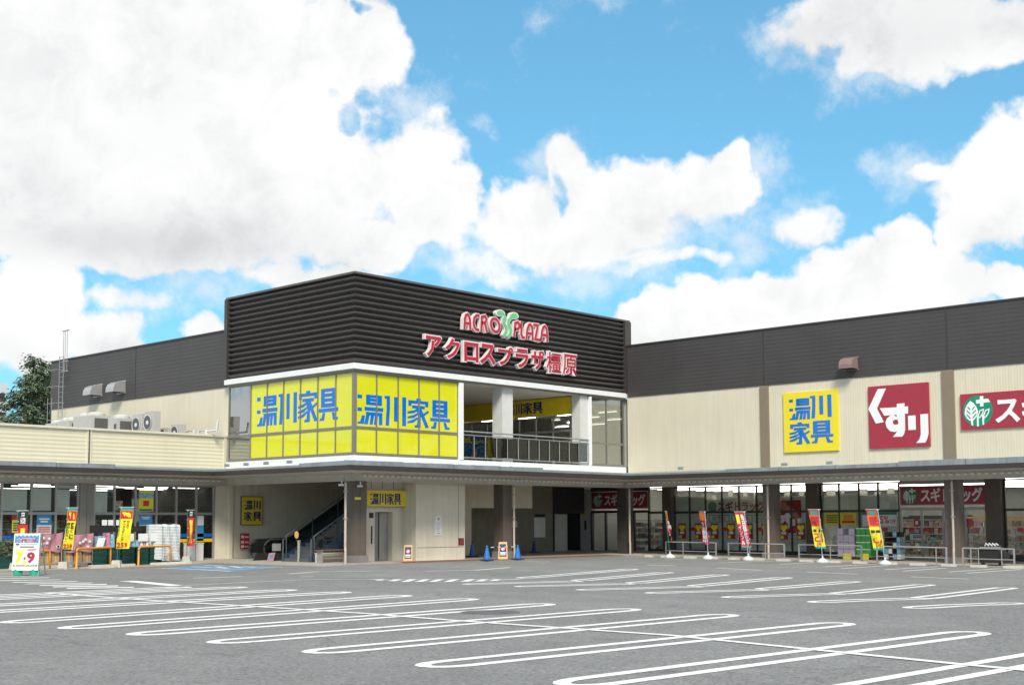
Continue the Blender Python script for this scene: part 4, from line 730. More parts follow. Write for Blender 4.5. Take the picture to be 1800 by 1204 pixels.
stroke([[(810+46*math.cos(a)+6*math.sin(a), 197+72*math.sin(a)+8*math.cos(a)) for a in np.linspace(0, 2*math.pi, 25)[:-1]]], .15, 'letter', 'rletter', True)
stroke([[(925, 100), (902, 135), (902, 170), (922, 205), (932, 240), (925, 280), (902, 315)]], .17, 'sprout_stem', 'lgreen'); stroke([[(985, 112), (957, 145), (955, 185), (972, 215), (982, 250), (975, 290), (950, 325)]], .17, 'sprout_stem', 'lgreen')
for c, r in (((867, 64), (40, 27)), ((1020, 92), (36, 28))):
    pts = [(c[0]+r[0]*math.cos(a), c[1]+r[1]*math.sin(a)+.12*r[0]*math.cos(a)) for a in np.linspace(0, 2*math.pi, 21)[:-1]]
    big = [A(c[0]+(x-c[0])*1.32, c[1]+(y-c[1])*1.4) for x, y in pts]; f = part('sprout_leaf', 'wletter', t, ('prism', FA, big, .0, .19)); part('letter_face', 'lgreen', f, ('prism', FA, [A(*p) for p in pts], .20, .21))
rebase(t, (9.8, -.2, 11.1))
# shop fascia on the terrace
t = thing('terrace_fascia_sign', 'yellow fascia with blue kanji above the first-floor shop front', 'sign', FT(-8, 7.8))
part('sign_face', 'ysign2', t, ('fbox', FT, -15.9, 7.80, -.9, 8.76, .08, .2))
def ue(x): return uv(FT, x, 712)[0]
for g, xa, xb in (('yu', 884, 909), ('kawa', 911, 921.5), ('ie', 922.5, 939.5), ('gu', 940.5, 958)):
    mb = MB(); yglyph(mb, FT, g, ue(xa), 7.98, ue(xb)-ue(xa), .62, .2, .21); mb.build('letter', 'navy', t)
rebase(t, FT(-8, 7.8))
def board(name, lab, cat, F, u0, v0, u1, v1, face, frame, n=.0, d=.12, grp=None, legs=None):
    t = thing(name, lab, cat, F((u0+u1)/2, v0, n), grp)
    part('sign_face', face, t, ('fbox', F, u0+.04, v0+.04, u1-.04, v1-.04, n+d-.01, n+d)); part('sign_frame', frame, t, ('fbox', F, u0, v0, u1, v1, n, n+d-.012)); return t
FB = FX(10.2)
t = board('furniture_sign', 'tall yellow sign with two rows of kanji beside the stairs', 'sign', FB, .96, 1.72, 2.28, 3.2, 'ysign2', 'frame')
for g, u, v, w, h in (('yu', 1.12, 2.52, .50, .46), ('kawa', 1.68, 2.52, .46, .46), ('ie', 1.10, 1.94, .5, .46), ('gu', 1.66, 1.94, .54, .46)):
    mb = MB(); yglyph(mb, FB, g, u, v, w, h, .12, .13); mb.build('letter', 'navy', t)
t = board('parking_notice', 'red wall notice below the tall yellow sign', 'sign', FB, .98, .50, 1.55, 1.30, 'red', 'red', d=.03)
mb = MB()
for v in (1.05, .78, .56):
    mb.fbox(FB, 1.03, v, 1.20, v+.14, .03, .035); mb.fbox(FB, 1.26, v+.03, 1.50, v+.10, .03, .035)
mb.build('lettering', 'wsign', t)
t = board('furniture_sign', 'wide yellow hanging sign over the elevator doors', 'sign', FE2, 1.56, 2.57, 4.22, 3.38, 'ysign2', 'frame_l', n=.02, d=.25)
yrow(FE2, 1.80, 2.70, 2.0, .50, .27, .28, 'navy', t); part('sign_end', 'white_pl', t, ('fbox', FE2, 4.22, 2.58, 4.30, 3.37, .02, .27))
t = board('notice_board', 'white rounded notice on the beige wall right of the elevator', 'notice', FE, 5.22, 1.18, 5.72, 2.1, 'paper', 'white_pl', d=.03)
part('sign_top', 'paper', t, ('prism', FE, [(5.24, 2.08), (5.70, 2.08), (5.62, 2.16), (5.32, 2.16)], .0, .029))
mb = MB(); mb.prism(FE, [(5.47+.07*math.cos(a), 2.0+.07*math.sin(a)) for a in np.linspace(0, 6.28, 13)[:-1]], .03, .034); mb.fbox(FE, 5.36, 1.28, 5.58, 1.33, .03, .034); mb.build('emblem', 'orange', t)
mb = MB()
for k in range(7): mb.fbox(FE, 5.33, 1.42+k*.065, 5.61-random.random()*.08, 1.44+k*.065, .03, .034)
mb.build('lettering', 'steel', t)
t = board('fire_box', 'small red hydrant plate low on the beige wall end', 'plate', FE, 6.86, .72, 7.2, 1.06, 'rsign', 'dark', d=.05)
t = board('drugstore_sign', 'red sign with white katakana deep under the arcade, partly hidden by a column', 'sign', FG, -6.55, 2.62, -2.12, 3.68, 'rsign', 'frame_l')
emblem(FG, -6.0, 3.15, .40, .12, t); letters(FG, 'スギドラッグ', -5.5, 2.82, -2.3, 3.48, .12, .14, 'wsign', t, .035)
t = board('drugstore_sign', 'red sign with white katakana over the sliding doors behind the fence', 'sign', FG, 14.22, 2.62, 18.75, 3.62, 'rsign', 'frame_l')
emblem(FG, 14.78, 3.12, .40, .12, t); letters(FG, 'スギドラッグ', 15.35, 2.80, 18.6, 3.46, .12, .14, 'wsign', t, .035)
# graphics behind the drugstore glass
t = thing('window_lettering', 'dark red katakana lettering on the pale boards behind the drugstore glass', 'sign', FG(5, 2.4)); FG2 = Frame((G0+.068, 0, 0), (0, -1, 0), (0, 0, 1), (-1, 0, 0))
letters(FG2, 'スギドラッグ', 2.8, 2.42, 6.0, 2.95, .0, .012, 'rsign', t, .03); part('emblem_disc', 'green_s', t, ('prism', FG2, [(2.45+.3*math.cos(a), 2.68+.3*math.sin(a)) for a in np.linspace(0, 6.28, 21)[:-1]], 0, .012))
rebase(t, FG(5, 2.4))
for u, s_ in ((2.2, '医薬品'), (3.75, '日用品'), (5.25, '化粧品')):
    t = board('category_sign', f'white panel reading {("medicine", "daily goods", "cosmetics")[int((u-2.2)/1.5)]} in kanji behind the glass', 'sign', FG2, u, 1.78, u+1.4, 2.2, 'board', 'green_s', d=.02)
    mb = MB(); mb.text(FG2, s_, u+.25, 1.87, u+1.15, 2.12, .02, .026, 0, .02); mb.build('lettering', 'steel', t)
t = thing('pharmacy_sign', 'red panel with white hiragana behind the glass next to the column', 'sign', FG(7, 1.2))
part('sign_face', 'red', t, ('fbox', FG2, 6.35, 1.18, 8.30, 2.98, .0, .02)); tf = lambda pts: [(7.25+(x-1290)*.00306, 2.28-(y-412)*.9/356) for x, y in pts]
kusuri(FG2, lambda p: tf(p) if p[0][0] != 1110 else [(6.5, 2.9), (6.62, 2.9), (6.5, 2.5), (6.62, 2.2), (6.5, 2.2), (6.4, 2.5)], .02, t); rebase(t, FG(7, 1.2))
for i, x in enumerate((1199, 1228, 1256, 1285, 1316, 1346, 1378, 1408)):
    u = uv(FG, x, 945)[0]
    t = thing('poster', ('red and yellow product poster on the drugstore glass, '+('leftmost, beside the dark column', 'second from the dark column', 'third, left of the crimson flag', 'behind the crimson flag', 'just right of the crimson flag', 'left of the cream downpipe', 'under the red hiragana panel', 'rightmost, beside the second dark column')[i]), 'poster', FG(u, .9), 'product posters on the drugstore glass')
    part('sheet', 'rsign', t, ('fbox', FG, u-.26, .82, u+.26, 1.72, -.013, -.006)); mb = MB()
    for dx, dz in ((-.11, 1.5), (.11, 1.5), (0, 1.38)): mb.prism(FG, [(u+dx+.12*math.cos(a), dz+.13*math.sin(a)) for a in np.linspace(0, 6.28, 11)[:-1]], -.006, -.003+.0006*(dx > 0)+.0012*(dx == 0))
    mb.fbox(FG, u-.22, .86, u-.02, 1.02, -.006, -.002); mb.build('fruit_print', 'yellow_t', t); part('label_print', 'paper', t, ('fbox', FG, u-.15, 1.1, u+.15, 1.24, -.006, .001)); rebase(t, FG(u, .9))
def poster(lab, F, u0, v0, u1, v1, face, extra=(), n=-.013, cat='poster', mat_back=None):
    t = thing('poster', lab, cat, F((u0+u1)/2, v0, n)); part('sheet', face, t, ('fbox', F, u0, v0, u1, v1, n, n+.006))
    for q, (nm, m_, calls) in enumerate(extra):
        mb = MB()
        for c in calls:
            if c[0] == 'b': mb.fbox(F, u0+(u1-u0)*c[1], v0+(v1-v0)*c[2], u0+(u1-u0)*c[3], v0+(v1-v0)*c[4], n+.006, n+.009+q*.001)
            else: mb.text(F, c[1], u0+(u1-u0)*c[2], v0+(v1-v0)*c[3], u0+(u1-u0)*c[4], v0+(v1-v0)*c[5], n, n+.010+q*.001, 0, .02)
        mb.build(nm, m_, t)
    rebase(t, F((u0+u1)/2, v0, n)); return t
rows = lambda a, b, k, x0=.08, x1=.92: [('b', x0, a+(b-a)*i/k, x1, a+(b-a)*(i+.5)/k) for i in range(k)]
poster('wide yellow poster on the drugstore glass above the lilac cartons', FG, 9.75, 1.62, 11.65, 2.28, 'ypaper', [('lettering', 'ink', rows(.2, .9, 4, .06, .42)), ('print', 'red', [('b', .55, .15, .95, .35)]), ('figure', 'orange', [('b', .6, .4, .9, .85)])])
poster('white poster reading 5% OFF beside the drugstore entrance', FG, 12.0, 1.55, 13.95, 2.28, 'paper', [('band', 'green_s', [('b', 0, .82, 1, 1)]), ('lettering', 'red', [('t', '5%', .52, .2, .78, .75), ('t', 'OFF', .8, .2, .97, .5)])])
poster('small red and white sticker on the left sliding door', FG, 14.9, 1.55, 15.2, 1.92, 'red', [('print', 'paper', [('b', .25, .25, .75, .75)])])
poster('white opening-hours notice on the sliding door', FG, 14.65, .85, 15.5, 1.22, 'paper', [('band', 'navy', [('b', 0, .88, 1, 1)]), ('lettering', 'ink', rows(.3, .75, 2, .2, .8))])
poster('small red sticker on the door glass right of the downpipe', FG, 17.7, 1.5, 18.0, 1.92, 'red')
FC = Frame((19.5, 0, 0), (0, -1, 0), (0, 0, 1), (-1, 0, 0))
poster('green notice on the brown column by the downpipe', FY(19.5), 19.42, 1.75, 19.66, 2.15, 'gbox'); poster('white notice below the green one on the column', FY(19.5), 19.42, 1.2, 19.66, 1.6, 'paper')
# grocery windows
for i, (x0, x1) in enumerate(((-9.95, -9.25), (-4.80, -4.10))):
    poster(('blue and white sale poster behind the a-frame board', 'blue sale poster above the produce crates')[i], FS, x0, (1.38, 1.72)[i], x1, 2.26, 'paper', [('band', 'sky_b', [('b', 0, .45 if i == 0 else .06, 1, 1)]), ('lettering', 'paper', [('b', .15, .72, .85, .8), ('b', .25, .58, .75, .67)]), ('small_print', 'red', rows(.08, .4, 3) if i == 0 else [('b', .9, .02, .95, .05)])])
poster('tall yellow poster in the upper grocery window', FS, -4.85, 2.40, -4.05, 3.45, 'ypaper', [('band', 'goods1', [('b', 0, .62, 1, .85)]), ('print', 'red', [('b', .3, .25, .7, .5)]), ('lettering', 'green_s', [('b', .05, .02, .95, .12)])])
poster('small brown poster in the grocery window left of the yellow one', FS, -6.1, 2.42, -5.7, 2.9, 'goods3'); poster('white and blue door poster behind the red flag', FS, -1.62, .95, -1.2, 2.2, 'paper', [('print', 'sky_b', [('b', 0, 0, 1, .62)])])
poster('yellow and red poster behind the black-topped flag', FS, -11.1, 1.45, -10.4, 2.25, 'ypaper', [('band', 'rsign', [('b', 0, .7, 1, 1)]), ('lettering', 'ink', rows(.1, .6, 4))]); poster('yellow poster at the left edge of the picture', FS, -12.3, 1.45, -11.65, 2.25, 'ypaper', [('print', 'red', [('b', .1, .05, .6, .4)]), ('band', 'rsign', [('b', 0, .75, 1, 1)])]); poster('pink handbill on the blue band at the far left', FS, -11.45, .72, -11.0, 1.18, 'pink')
# ================================================================== roof and wall fittings
def hood(u, v, w, h, d, lab, m_, F):
    t = thing('vent_hood', lab, 'vent', F(u, v, .05)); pr = [(0, 0), (d, 0), (d, h*.35), (d*.86, h*.72), (d*.55, h*.94), (d*.2, h), (0, h)]
    mb = MB(); vs = [F(u, v+b, .05+a) for a, b in pr]+[F(u+w, v+b, .05+a) for a, b in pr]; n = len(pr)
    mb.add(vs, [tuple(range(n)), tuple(range(n, 2*n))]+[(i, i+1, n+i+1, n+i) for i in range(1, n-1)]); mb.build('cowl', m_, t)
    part('flange', m_, t, ('fbox', F, u-.06, v-.06, u+w+.06, v+.0, .05, .08), ('fbox', F, u-.06, v+h, u+w+.06, v+h+.06, .05, .08)); part('opening', 'ink', t, ('fbox', F, u+.04, v+.02, u+w-.04, v+.05, .06, .05+d*.9)); rebase(t, F(u, v, .05))
hood(13.95, 9.3, .72, .55, .62, 'brown hooded vent on the wing parapet above the pharmacy sign', 'hood_b', FW_)
hood(-23.7, 9.22, .85, .62, .75, 'left steel hooded vent on the dark hall wall', 'hood', FH); hood(-21.1, 9.22, .85, .62, .75, 'right steel hooded vent on the dark hall wall', 'hood', FH)
# ladder with handrails over the parapet
x0 = -.25; yl = [W(px, 700, 0, x0)[1] for px in (110, 103)]; t = thing('roof_ladder', 'galvanised ladder climbing the far end of the hall, with tall handrails above the roof', 'ladder', (-.4, yl[0], 5.2))
for y in yl: part('ladder_rail', 'greypaint', t, ('box', (x0-.015, y-.018, 5.2), (x0+.015, y+.018, 11.9)))
mb = MB()
for k in range(22): mb.box((x0-.01, yl[0], 5.5+k*.3), (x0+.01, yl[1], 5.52+k*.3))
mb.build('rung', 'greypaint', t, kind='stuff')
yh = [W(px, 600, 0, x0)[1] for px in (118.5, 115, 112)]
for y in yh: part('handrail_post', 'greypaint', t, ('box', (x0-.012, y-.015, 10.9), (x0+.012, y+.015, 13.4)))
for z in (10.9, 11.5, 13.36): part('cage_hoop', 'greypaint', t, ('box', (x0-.03, yh[0]-.15, z), (x0+.03, yh[2]+.15, z+.06)))
yp = [W(px, 700, 0, -.9)[1] for px in (84, 91)]
for y in yp: part('platform_post', 'greypaint', t, ('box', (-.91, y-.015, 5.2), (-.89, y+.015, 9.3)))
part('platform', 'greypaint', t, ('box', (-1., yp[1]-.2, 7.2), (-.1, yp[0]+.3, 7.26)))
for z in (8.0, 9.0, 10.0, 11.0): mb = MB(); mb.tube([(x0, yl[0]-.2, z), (x0-.5, yl[0]-.1, z), (x0-.6, yl[1]+.3, z), (x0, yl[1]+.5, z)], .014, 5); mb.build('cage_hoop', 'greypaint', t)
rebase(t, (-.4, yl[0], 5.2))
# condensers and pipes on the low roof
FR = FX(0)
def unit(X, top, wx, wy, kind=0, lab='', px=None, z0=5.15):
    """condenser whose near left edge shows at px"""
    p = W(px, top, 0, X); y, ztop = p[1], p[2]; t = thing('air_conditioner', lab, 'air conditioner', (X, y, z0), 'condenser units on the low roof')
    part('casing', 'ac', t, ('box', (X, y-wy, z0+.1), (X+wx, y, ztop))); part('foot', 'concrete', t, ('box', (X+.05, y-wy+.05, z0), (X+wx-.05, y-.05, z0+.1)))
    if kind == 0:
        part('top_fan', 'ac_top', t, ('lathe', (X+wx*.5, y-wy*.27, ztop), [(wx*.44, 0), (wx*.44, .12), (wx*.3, .2)], 14), ('lathe', (X+wx*.5, y-wy*.73, ztop), [(wx*.44, 0), (wx*.44, .12), (wx*.3, .2)], 14)) if wy > 1.2 else part('top_fan', 'ac_top', t, ('lathe', (X+wx*.5, y-wy*.5, ztop), [(wx*.44, 0), (wx*.44, .12), (wx*.3, .2)], 14))
        part('grille', 'ac_g', t, ('box', (X+wx*.15, y-wy-.01, z0+.3), (X+wx*.85, y-wy-.002, ztop-.15))); part('side_grille', 'ac_g', t, ('box', (X-.01, y-wy*.9, z0+.3), (X-.002, y-wy*.62, ztop-.3))) if wy < 1.2 else None
    else:
        nf = 2 if ztop-z0 > 1.5 else 1; h = (ztop-z0-.1)/nf
        for k in range(nf):
            zc = z0+.1+h*(k+.5); r = min(h, wy)*.40
            F = Frame((X, y, zc), (0, -1, 0), (0, 0, 1), (-1, 0, 0)); f = part('fan_guard', 'ac_g', t, ('prism', F, [(wy*.42+r*math.cos(a), r*math.sin(a)) for a in np.linspace(0, 2*math.pi, 17)[:-1]], 0, .03)); part('hub', 'white_pl', f, ('prism', F, [(wy*.42+r*.3*math.cos(a), r*.3*math.sin(a)) for a in np.linspace(0, 2*math.pi, 9)[:-1]], .03, .05))
            part('guard_ring', 'white_pl', t, ('ribbon', F, [(wy*.42+r*math.cos(a), r*math.sin(a)) for a in np.linspace(0, 2*math.pi, 17)[:-1]], .03, .03, .05, 0, True))
    rebase(t, (X, y, z0))
unit(-3.2, 745, 1.0, 1.2, 0, 'lowest condenser at the far left of the roof row', 80); unit(-3.2, 741, 1.0, 1.35, 0, 'pale condenser second from the left on the roof', 101)
unit(-3.2, 733, 1.1, 2.0, 0, 'widest condenser with a dark grille on its end', 129); unit(-3.2, 736, 1.0, .9, 0, 'condenser with two dark grilles right of the widest one', 191)
unit(-2.6, 729, .4, .95, 1, 'twin-fan upright condenser, left one of the pair', 233); unit(-2.6, 724, .4, .95, 1, 'twin-fan upright condenser, right one of the pair', 253)
unit(-1.6, 753, .35, .75, 1, 'small condenser, left of the two at the right end', 281); unit(-1.6, 747, .35, .85, 1, 'small condenser beside the bent white pipes', 301)
for i, (xa, xb) in enumerate(((328, 341), (350, 362), (364, 381))):
    a, b = W(xa, 758, 0, -.9), W(xb, 756, 0, -.9); t = thing('vent_pipe', ('leftmost bent white pipe on the low roof', 'middle bent white pipe on the low roof', 'right bent white pipe with an upright end on the low roof')[i], 'pipe', (a[0], a[1], 5.15))
    mb = MB(); pts = [(a[0], a[1], 5.15), (a[0], a[1], a[2]), (b[0], b[1], b[2])]+([(b[0], b[1]-.02, 5.2)] if i < 2 else [(b[0], b[1]-.1, b[2]+.5)]); mb.tube(pts, .07, 8); mb.build('pipe', 'white_pl', t); rebase(t, (a[0], a[1], 5.15))
# cameras and fittings under the canopy
for k, (px, py, lab) in enumerate(((633, 854, 'white security camera at the top of the corner column'), (600, 852, 'white security camera left of the corner downpipe'))):
    p = W(px, py, 1, -.5); t = thing('security_camera', lab, 'camera', p); part('camera_body', 'white_pl', t, ('box', p-np.array([.13, .05, .05]), p+np.array([.11, .05, .04]))); part('camera_mount', 'white_pl', t, ('box', p+np.array([.0, -.02, .04]), p+np.array([.04, .02, .2]))); rebase(t, p)
p = uv(FX(-.31), 628, 876); t = poster('small yellow height sticker on the corner column', FX(-.33), p[0]-.18, p[1]-.05, p[0]+.18, p[1]+.06, 'ypaper', n=.02)
# ================================================================== stairs, escalator and things under the block
sx0 = W(548, 986, 1, 2.2)[0]; t = thing('staircase', 'dark steel staircase climbing to the right behind the corner column', 'staircase', (sx0, 3.2, 0)); N_ = 24; run, rise = .31, .178
for k in range(N_): part('tread', 'stair', t, ('box', (sx0+k*run, 2.26, k*rise), (sx0+(k+1)*run+.03, 4.3, (k+1)*rise)))
for y in (2.2, 4.32): part('stringer', 'stair_b', t, ('prism', FX(y+.05), [(sx0-.1, 0), (sx0+.35, 0), (sx0+N_*run+.2, N_*rise-.35), (sx0+N_*run+.2, N_*rise+.1), (sx0-.1, .25)], 0, .05))
for y in (2.2, 4.32):
    mb = MB(); mb.tube([(sx0-.05, y, 0), (sx0-.05, y, 1.05), (sx0+.1, y, 1.2), (sx0+N_*run, y, 1.2+(N_-.3)*rise)], .03, 7); mb.build('handrail', 'stair', t)
    part('rail_panel', 'glass_e', t, ('prism', FX(y), [(sx0+.05, .35), (sx0+N_*run, N_*rise+.2), (sx0+N_*run, N_*rise+1.0), (sx0+.05, 1.0)], .0, .012))
    for k in range(0, N_, 5): part('baluster', 'stair', t, ('box', (sx0+k*run+.1, y-.02, k*rise+.1), (sx0+k*run+.14, y+.02, k*rise+1.22)))
rebase(t, (sx0, 3.2, 0))
ex0 = W(458, 975, 1, 5.6)[0]; t = thing('escalator', 'black escalator with rounded handrail newels left of the stairs', 'escalator', (ex0, 6, 0))
for y in (5.4, 6.6):
    pts = [(ex0+1.2, .55)]+[(ex0+.55+.5*math.cos(a), .62+.42*math.sin(a)) for a in np.linspace(-2.3, -math.pi*1.5, 9)]+[(ex0+2.2, 1.06), (ex0+3.0, 1.25), (ex0+9.6, 5.05)]
    mb = MB(); mb.tube([(p[0], y, p[1]) for p in pts[1:]], .05, 8); mb.build('handrail', 'black', t)
    part('balustrade_glass', 'glass_e', t, ('prism', FX(y), [(ex0+.12, .4), (ex0+.12, .8), (ex0+.5, 1.02), (ex0+2.2, 1.02), (ex0+9.5, 5.0), (ex0+9.5, 4.2), (ex0+2.6, .4)], .0, .015))
    part('skirt', 'black', t, ('prism', FX(y+.05), [(ex0+.3, 0), (ex0+.5, .4), (ex0+2.4, .45), (ex0+9.5, 4.3), (ex0+9.5, 3.6), (ex0+3.2, 0)], .0, .1))
for k in range(20): part('escalator_step', 'steel' if k < 1 else 'black', t, ('box', (ex0+1.8+k*.36, 5.46, .0 if k < 3 else (k-3)*.2), (ex0+2.16+k*.36, 6.54, .08+k*.2)))
part('notice', 'greypaint', t, ('fbox', FX(5.36), ex0+.5, .5, ex0+1.0, .85, 0, .01)); rebase(t, (ex0, 6, 0))
p = W(525, 987, 2, .03); q = p; t = thing('barrier_post', 'pale post with a round cap in front of the stairs', 'post', (q[0], q[1], gz(q[0], q[1]))); z0 = gz(q[0], q[1])
part('post', 'steel', t, ('lathe', (q[0], q[1], z0), [(.07, 0), (.07, .95), (.09, .97), (.09, 1.02)], 12)); part('sign_disc', 'boardw', t, ('prism', FX(q[1]), [(q[0]-.15+.11*math.cos(a), z0+1.28+.17*math.sin(a)) for a in np.linspace(0, 6.28, 15)[:-1]], .0, .03)); part('sign_bracket', 'black', t, ('box', (q[0]-.16, q[1]-.01, z0+1.0), (q[0]-.12, q[1]+.02, z0+1.28))); rebase(t, (q[0], q[1], z0))
p = W(558, 985, 1, 1.3); bx = p[0]; t = thing('bench', 'low wooden-topped bench under the stairs beside the column', 'bench', (bx, 1.3, .02))
part('seat', 'wood', t, ('box', (bx, 1.1, .56), (bx+2.1, 1.5, .62)))
for x in (bx+.1, bx+1.9): part('leg', 'steel', t, ('box', (x, 1.12, .02), (x+.06, 1.48, .56)))
part('cross_bar', 'steel', t, ('box', (bx+.1, 1.28, .2), (bx+1.9, 1.32, .24))); rebase(t, (bx, 1.3, .02))
t = thing('low_wall', 'low pale wall behind the bench', 'wall', (bx+1, 1.75, .02)); part('wall_block', 'beige', t, ('box', (bx+.3, 1.7, .02), (1.5, 1.85, .42))); part('wall_cap', 'beige_trim', t, ('box', (bx+.28, 1.68, .42), (1.52, 1.87, .46)))
q = W(472, 987, 2, .0); t = thing('small_placard', 'small pinkish placard leaning at the foot of the escalator', 'placard', q); F = Frame((q[0], q[1], .02), (.9, -.2, .1), (.35, .1, .93), (-.2, -.97, .1)); part('panel', 'pink', t, ('fbox', F, -.1, 0, .26, .42, 0, .02)); part('print', 'sky_b', t, ('fbox', F, -.02, .14, .18, .32, .02, .024))
# ================================================================== cones, bars, floor signs
def cone(px, py, lab):
    p = Gp(px, py); z = gz(p[0], p[1])+.03; t = thing('traffic_cone', lab, 'traffic cone', (p[0], p[1], z), 'blue traffic cones')
    part('cone_base', 'black', t, ('box', (p[0]-.24, p[1]-.24, z), (p[0]+.24, p[1]+.24, z+.05))); part('cone_body', 'blue_pl', t, ('lathe', p*np.array([1, 1, 0])+np.array([0, 0, z+.05]), [(.17, 0), (.165, .05), (.045, .64), (.03, .66)], 14)); part('cone_tip', 'black', t, ('lathe', p*np.array([1, 1, 0])+np.array([0, 0, z+.71]), [(.032, 0), (.028, .05)], 10)); rebase(t, (p[0], p[1], z)); return np.array([p[0], p[1], z+.62])
c1 = cone(856, 986, 'blue traffic cone left of the yellow floor sign'); c2 = cone(910, 984, 'blue traffic cone in front of the second column downpipe'); c3 = cone(830, 979, 'furthest blue traffic cone, beside the beige wall end')
def conebar(a, b, lab):
    t = thing('cone_bar', lab, 'bar', (a+b)/2, 'black and white cone bars'); n = 9
    for k in range(n): mb = MB(); mb.tube([a+(b-a)*k/n, a+(b-a)*(k+1)/n], .022, 6); mb.build('bar_segment', 'white_pl' if k % 2 else 'ink', t)
    for e in (a, b): part('bar_ring', 'ink', t, ('lathe', e-np.array([0, 0, .01]), [(.06, 0), (.06, .03)], 10))
    rebase(t, (a+b)/2)
conebar(c1, c2, 'black and white bar joining the two nearer blue cones'); conebar(c3, np.array([c3[0]-1.6, 1.2, c3[2]]), 'short striped bar from the furthest cone to the wall')
def afloor(px, py, w, h, lab, face=FX):
    p = Gp(px, py); z = gz(p[0], p[1])+.03; t = thing('floor_sign', lab, 'floor sign', (p[0], p[1], z)); u = Vector((Rv[0], Rv[1], 0)); f = Vector((Fv[0], Fv[1], 0)).normalized(); b = Vector((p[0], p[1], z))
    def P(a, c, d): return tuple(b+u*a+Vector((0, 0, c))+f*d)
    part('sign_frame', 'boardw', t, ('hexa', [P(-w/2, 0, 0), P(w/2, 0, 0), P(w/2, 0, .04), P(-w/2, 0, .04), P(-w*.42, h, .16), P(w*.42, h, .16), P(w*.42, h, .2), P(-w*.42, h, .2)]))
    part('back_leg', 'boardw', t, ('hexa', [P(-w/2, 0, .36), P(w/2, 0, .36), P(w/2, 0, .4), P(-w/2, 0, .4), P(-w*.42, h*.98, .2), P(w*.42, h*.98, .2), P(w*.42, h*.98, .23), P(-w*.42, h*.98, .23)]))
    sl = .16/h; pn = part('sign_face', 'navy', t, ('hexa', [P(-w*.36, h*.16, .16*.16-.012), P(w*.36, h*.16, .16*.16-.012), P(w*.36, h*.16, .03), P(-w*.36, h*.16, .03), P(-w*.33, h*.88, .16*.88-.012), P(w*.33, h*.88, .16*.88-.012), P(w*.33, h*.88, .15), P(-w*.33, h*.88, .15)]))
    F = Frame(P(0, 0, -.014), u, (f*.16+Vector((0, 0, h))).normalized(), -f); r = w*.22; cz = h*.62
    part('prohibition_disc', 'paper', pn, ('prism', F, [(r*math.cos(a), cz+r*math.sin(a)) for a in np.linspace(0, 6.28, 19)[:-1]], 0, .004)); part('prohibition_ring', 'red', pn, ('ribbon', F, [(r*.9*math.cos(a), cz+r*.9*math.sin(a)) for a in np.linspace(0, 2*math.pi, 19)[:-1]], r*.25, .004, .008, 0, True), ('ribbon', F, [(-r*.6, cz+r*.6), (r*.6, cz-r*.6)], r*.25, .004, .009)); part('lettering', 'paper', pn, ('fbox', F, -w*.28, h*.34, w*.28, h*.42, 0, .004), ('fbox', F, -w*.28, h*.24, w*.28, h*.30, 0, .004)); rebase(t, (p[0], p[1], z))
afloor(717, 987, .44, .75, 'orange and blue floor sign beside the elevator recess'); afloor(884, 983.5, .48, .84, 'yellow and blue no-parking floor sign between the cones')
p = W(772, 1, 1, 0)
# ================================================================== fences, wheel stops, flags
XF = 17.55
def fy(px): return W(px, 985, 0, XF)[1]
def fence(xa, xb, mids, lab):
    ya, yb = fy(xa), fy(xb); t = thing('steel_fence', lab, 'fence', (XF, (ya+yb)/2, gz(XF, (ya+yb)/2)), 'low steel fences along the drugstore')
    z = lambda y: gz(XF, y)
    for y in (ya, yb): part('post', 'steel', t, ('box', (XF-.03, y-.03, z(y)), (XF+.03, y+.03, z(y)+.82)))
    for pxm in mids: y = fy(pxm); part('thin_post', 'steel', t, ('box', (XF-.02, y-.02, z(y)), (XF+.02, y+.02, z(y)+.80)))
    for h in (.80, .34): mb = MB(); mb.tube([(XF, ya, z(ya)+h), (XF, yb, z(yb)+h)], .032 if h > .5 else .024, 7); mb.build('rail', 'steel', t)
    rebase(t, (XF, (ya+yb)/2, z((ya+yb)/2)))
for xa, xb, mids, lab in ((1171, 1259, [1201], 'steel fence furthest left, behind the two narrow red flags'), (1281, 1379, [1318, 1346], 'steel fence behind the crimson flag, crossing the cream downpipe'), (1405, 1515, [1460], 'steel fence between the orange flags, before the lilac cartons'), (1542, 1664, [1646], 'longest steel fence, in front of the sliding doors'), (1693, 1783, [1707], 'steel fence at the right, in front of the black grills'), (1806, 1900, [], 'steel fence just past the right edge')): fence(xa, xb, mids, lab) if xa < 1800 else None
XS = 17.0; stops = ((1135, 1147), (1163, 1182), (1203, 1224), (1240, 1262), (1281, 1302), (1320, 1344), (1365, 1389), (1406, 1430), (1455, 1478), (1500, 1526), (1555, 1577), (1600, 1627), (1655, 1681), (1707, 1735), (1764, 1800))
slab_ = 0
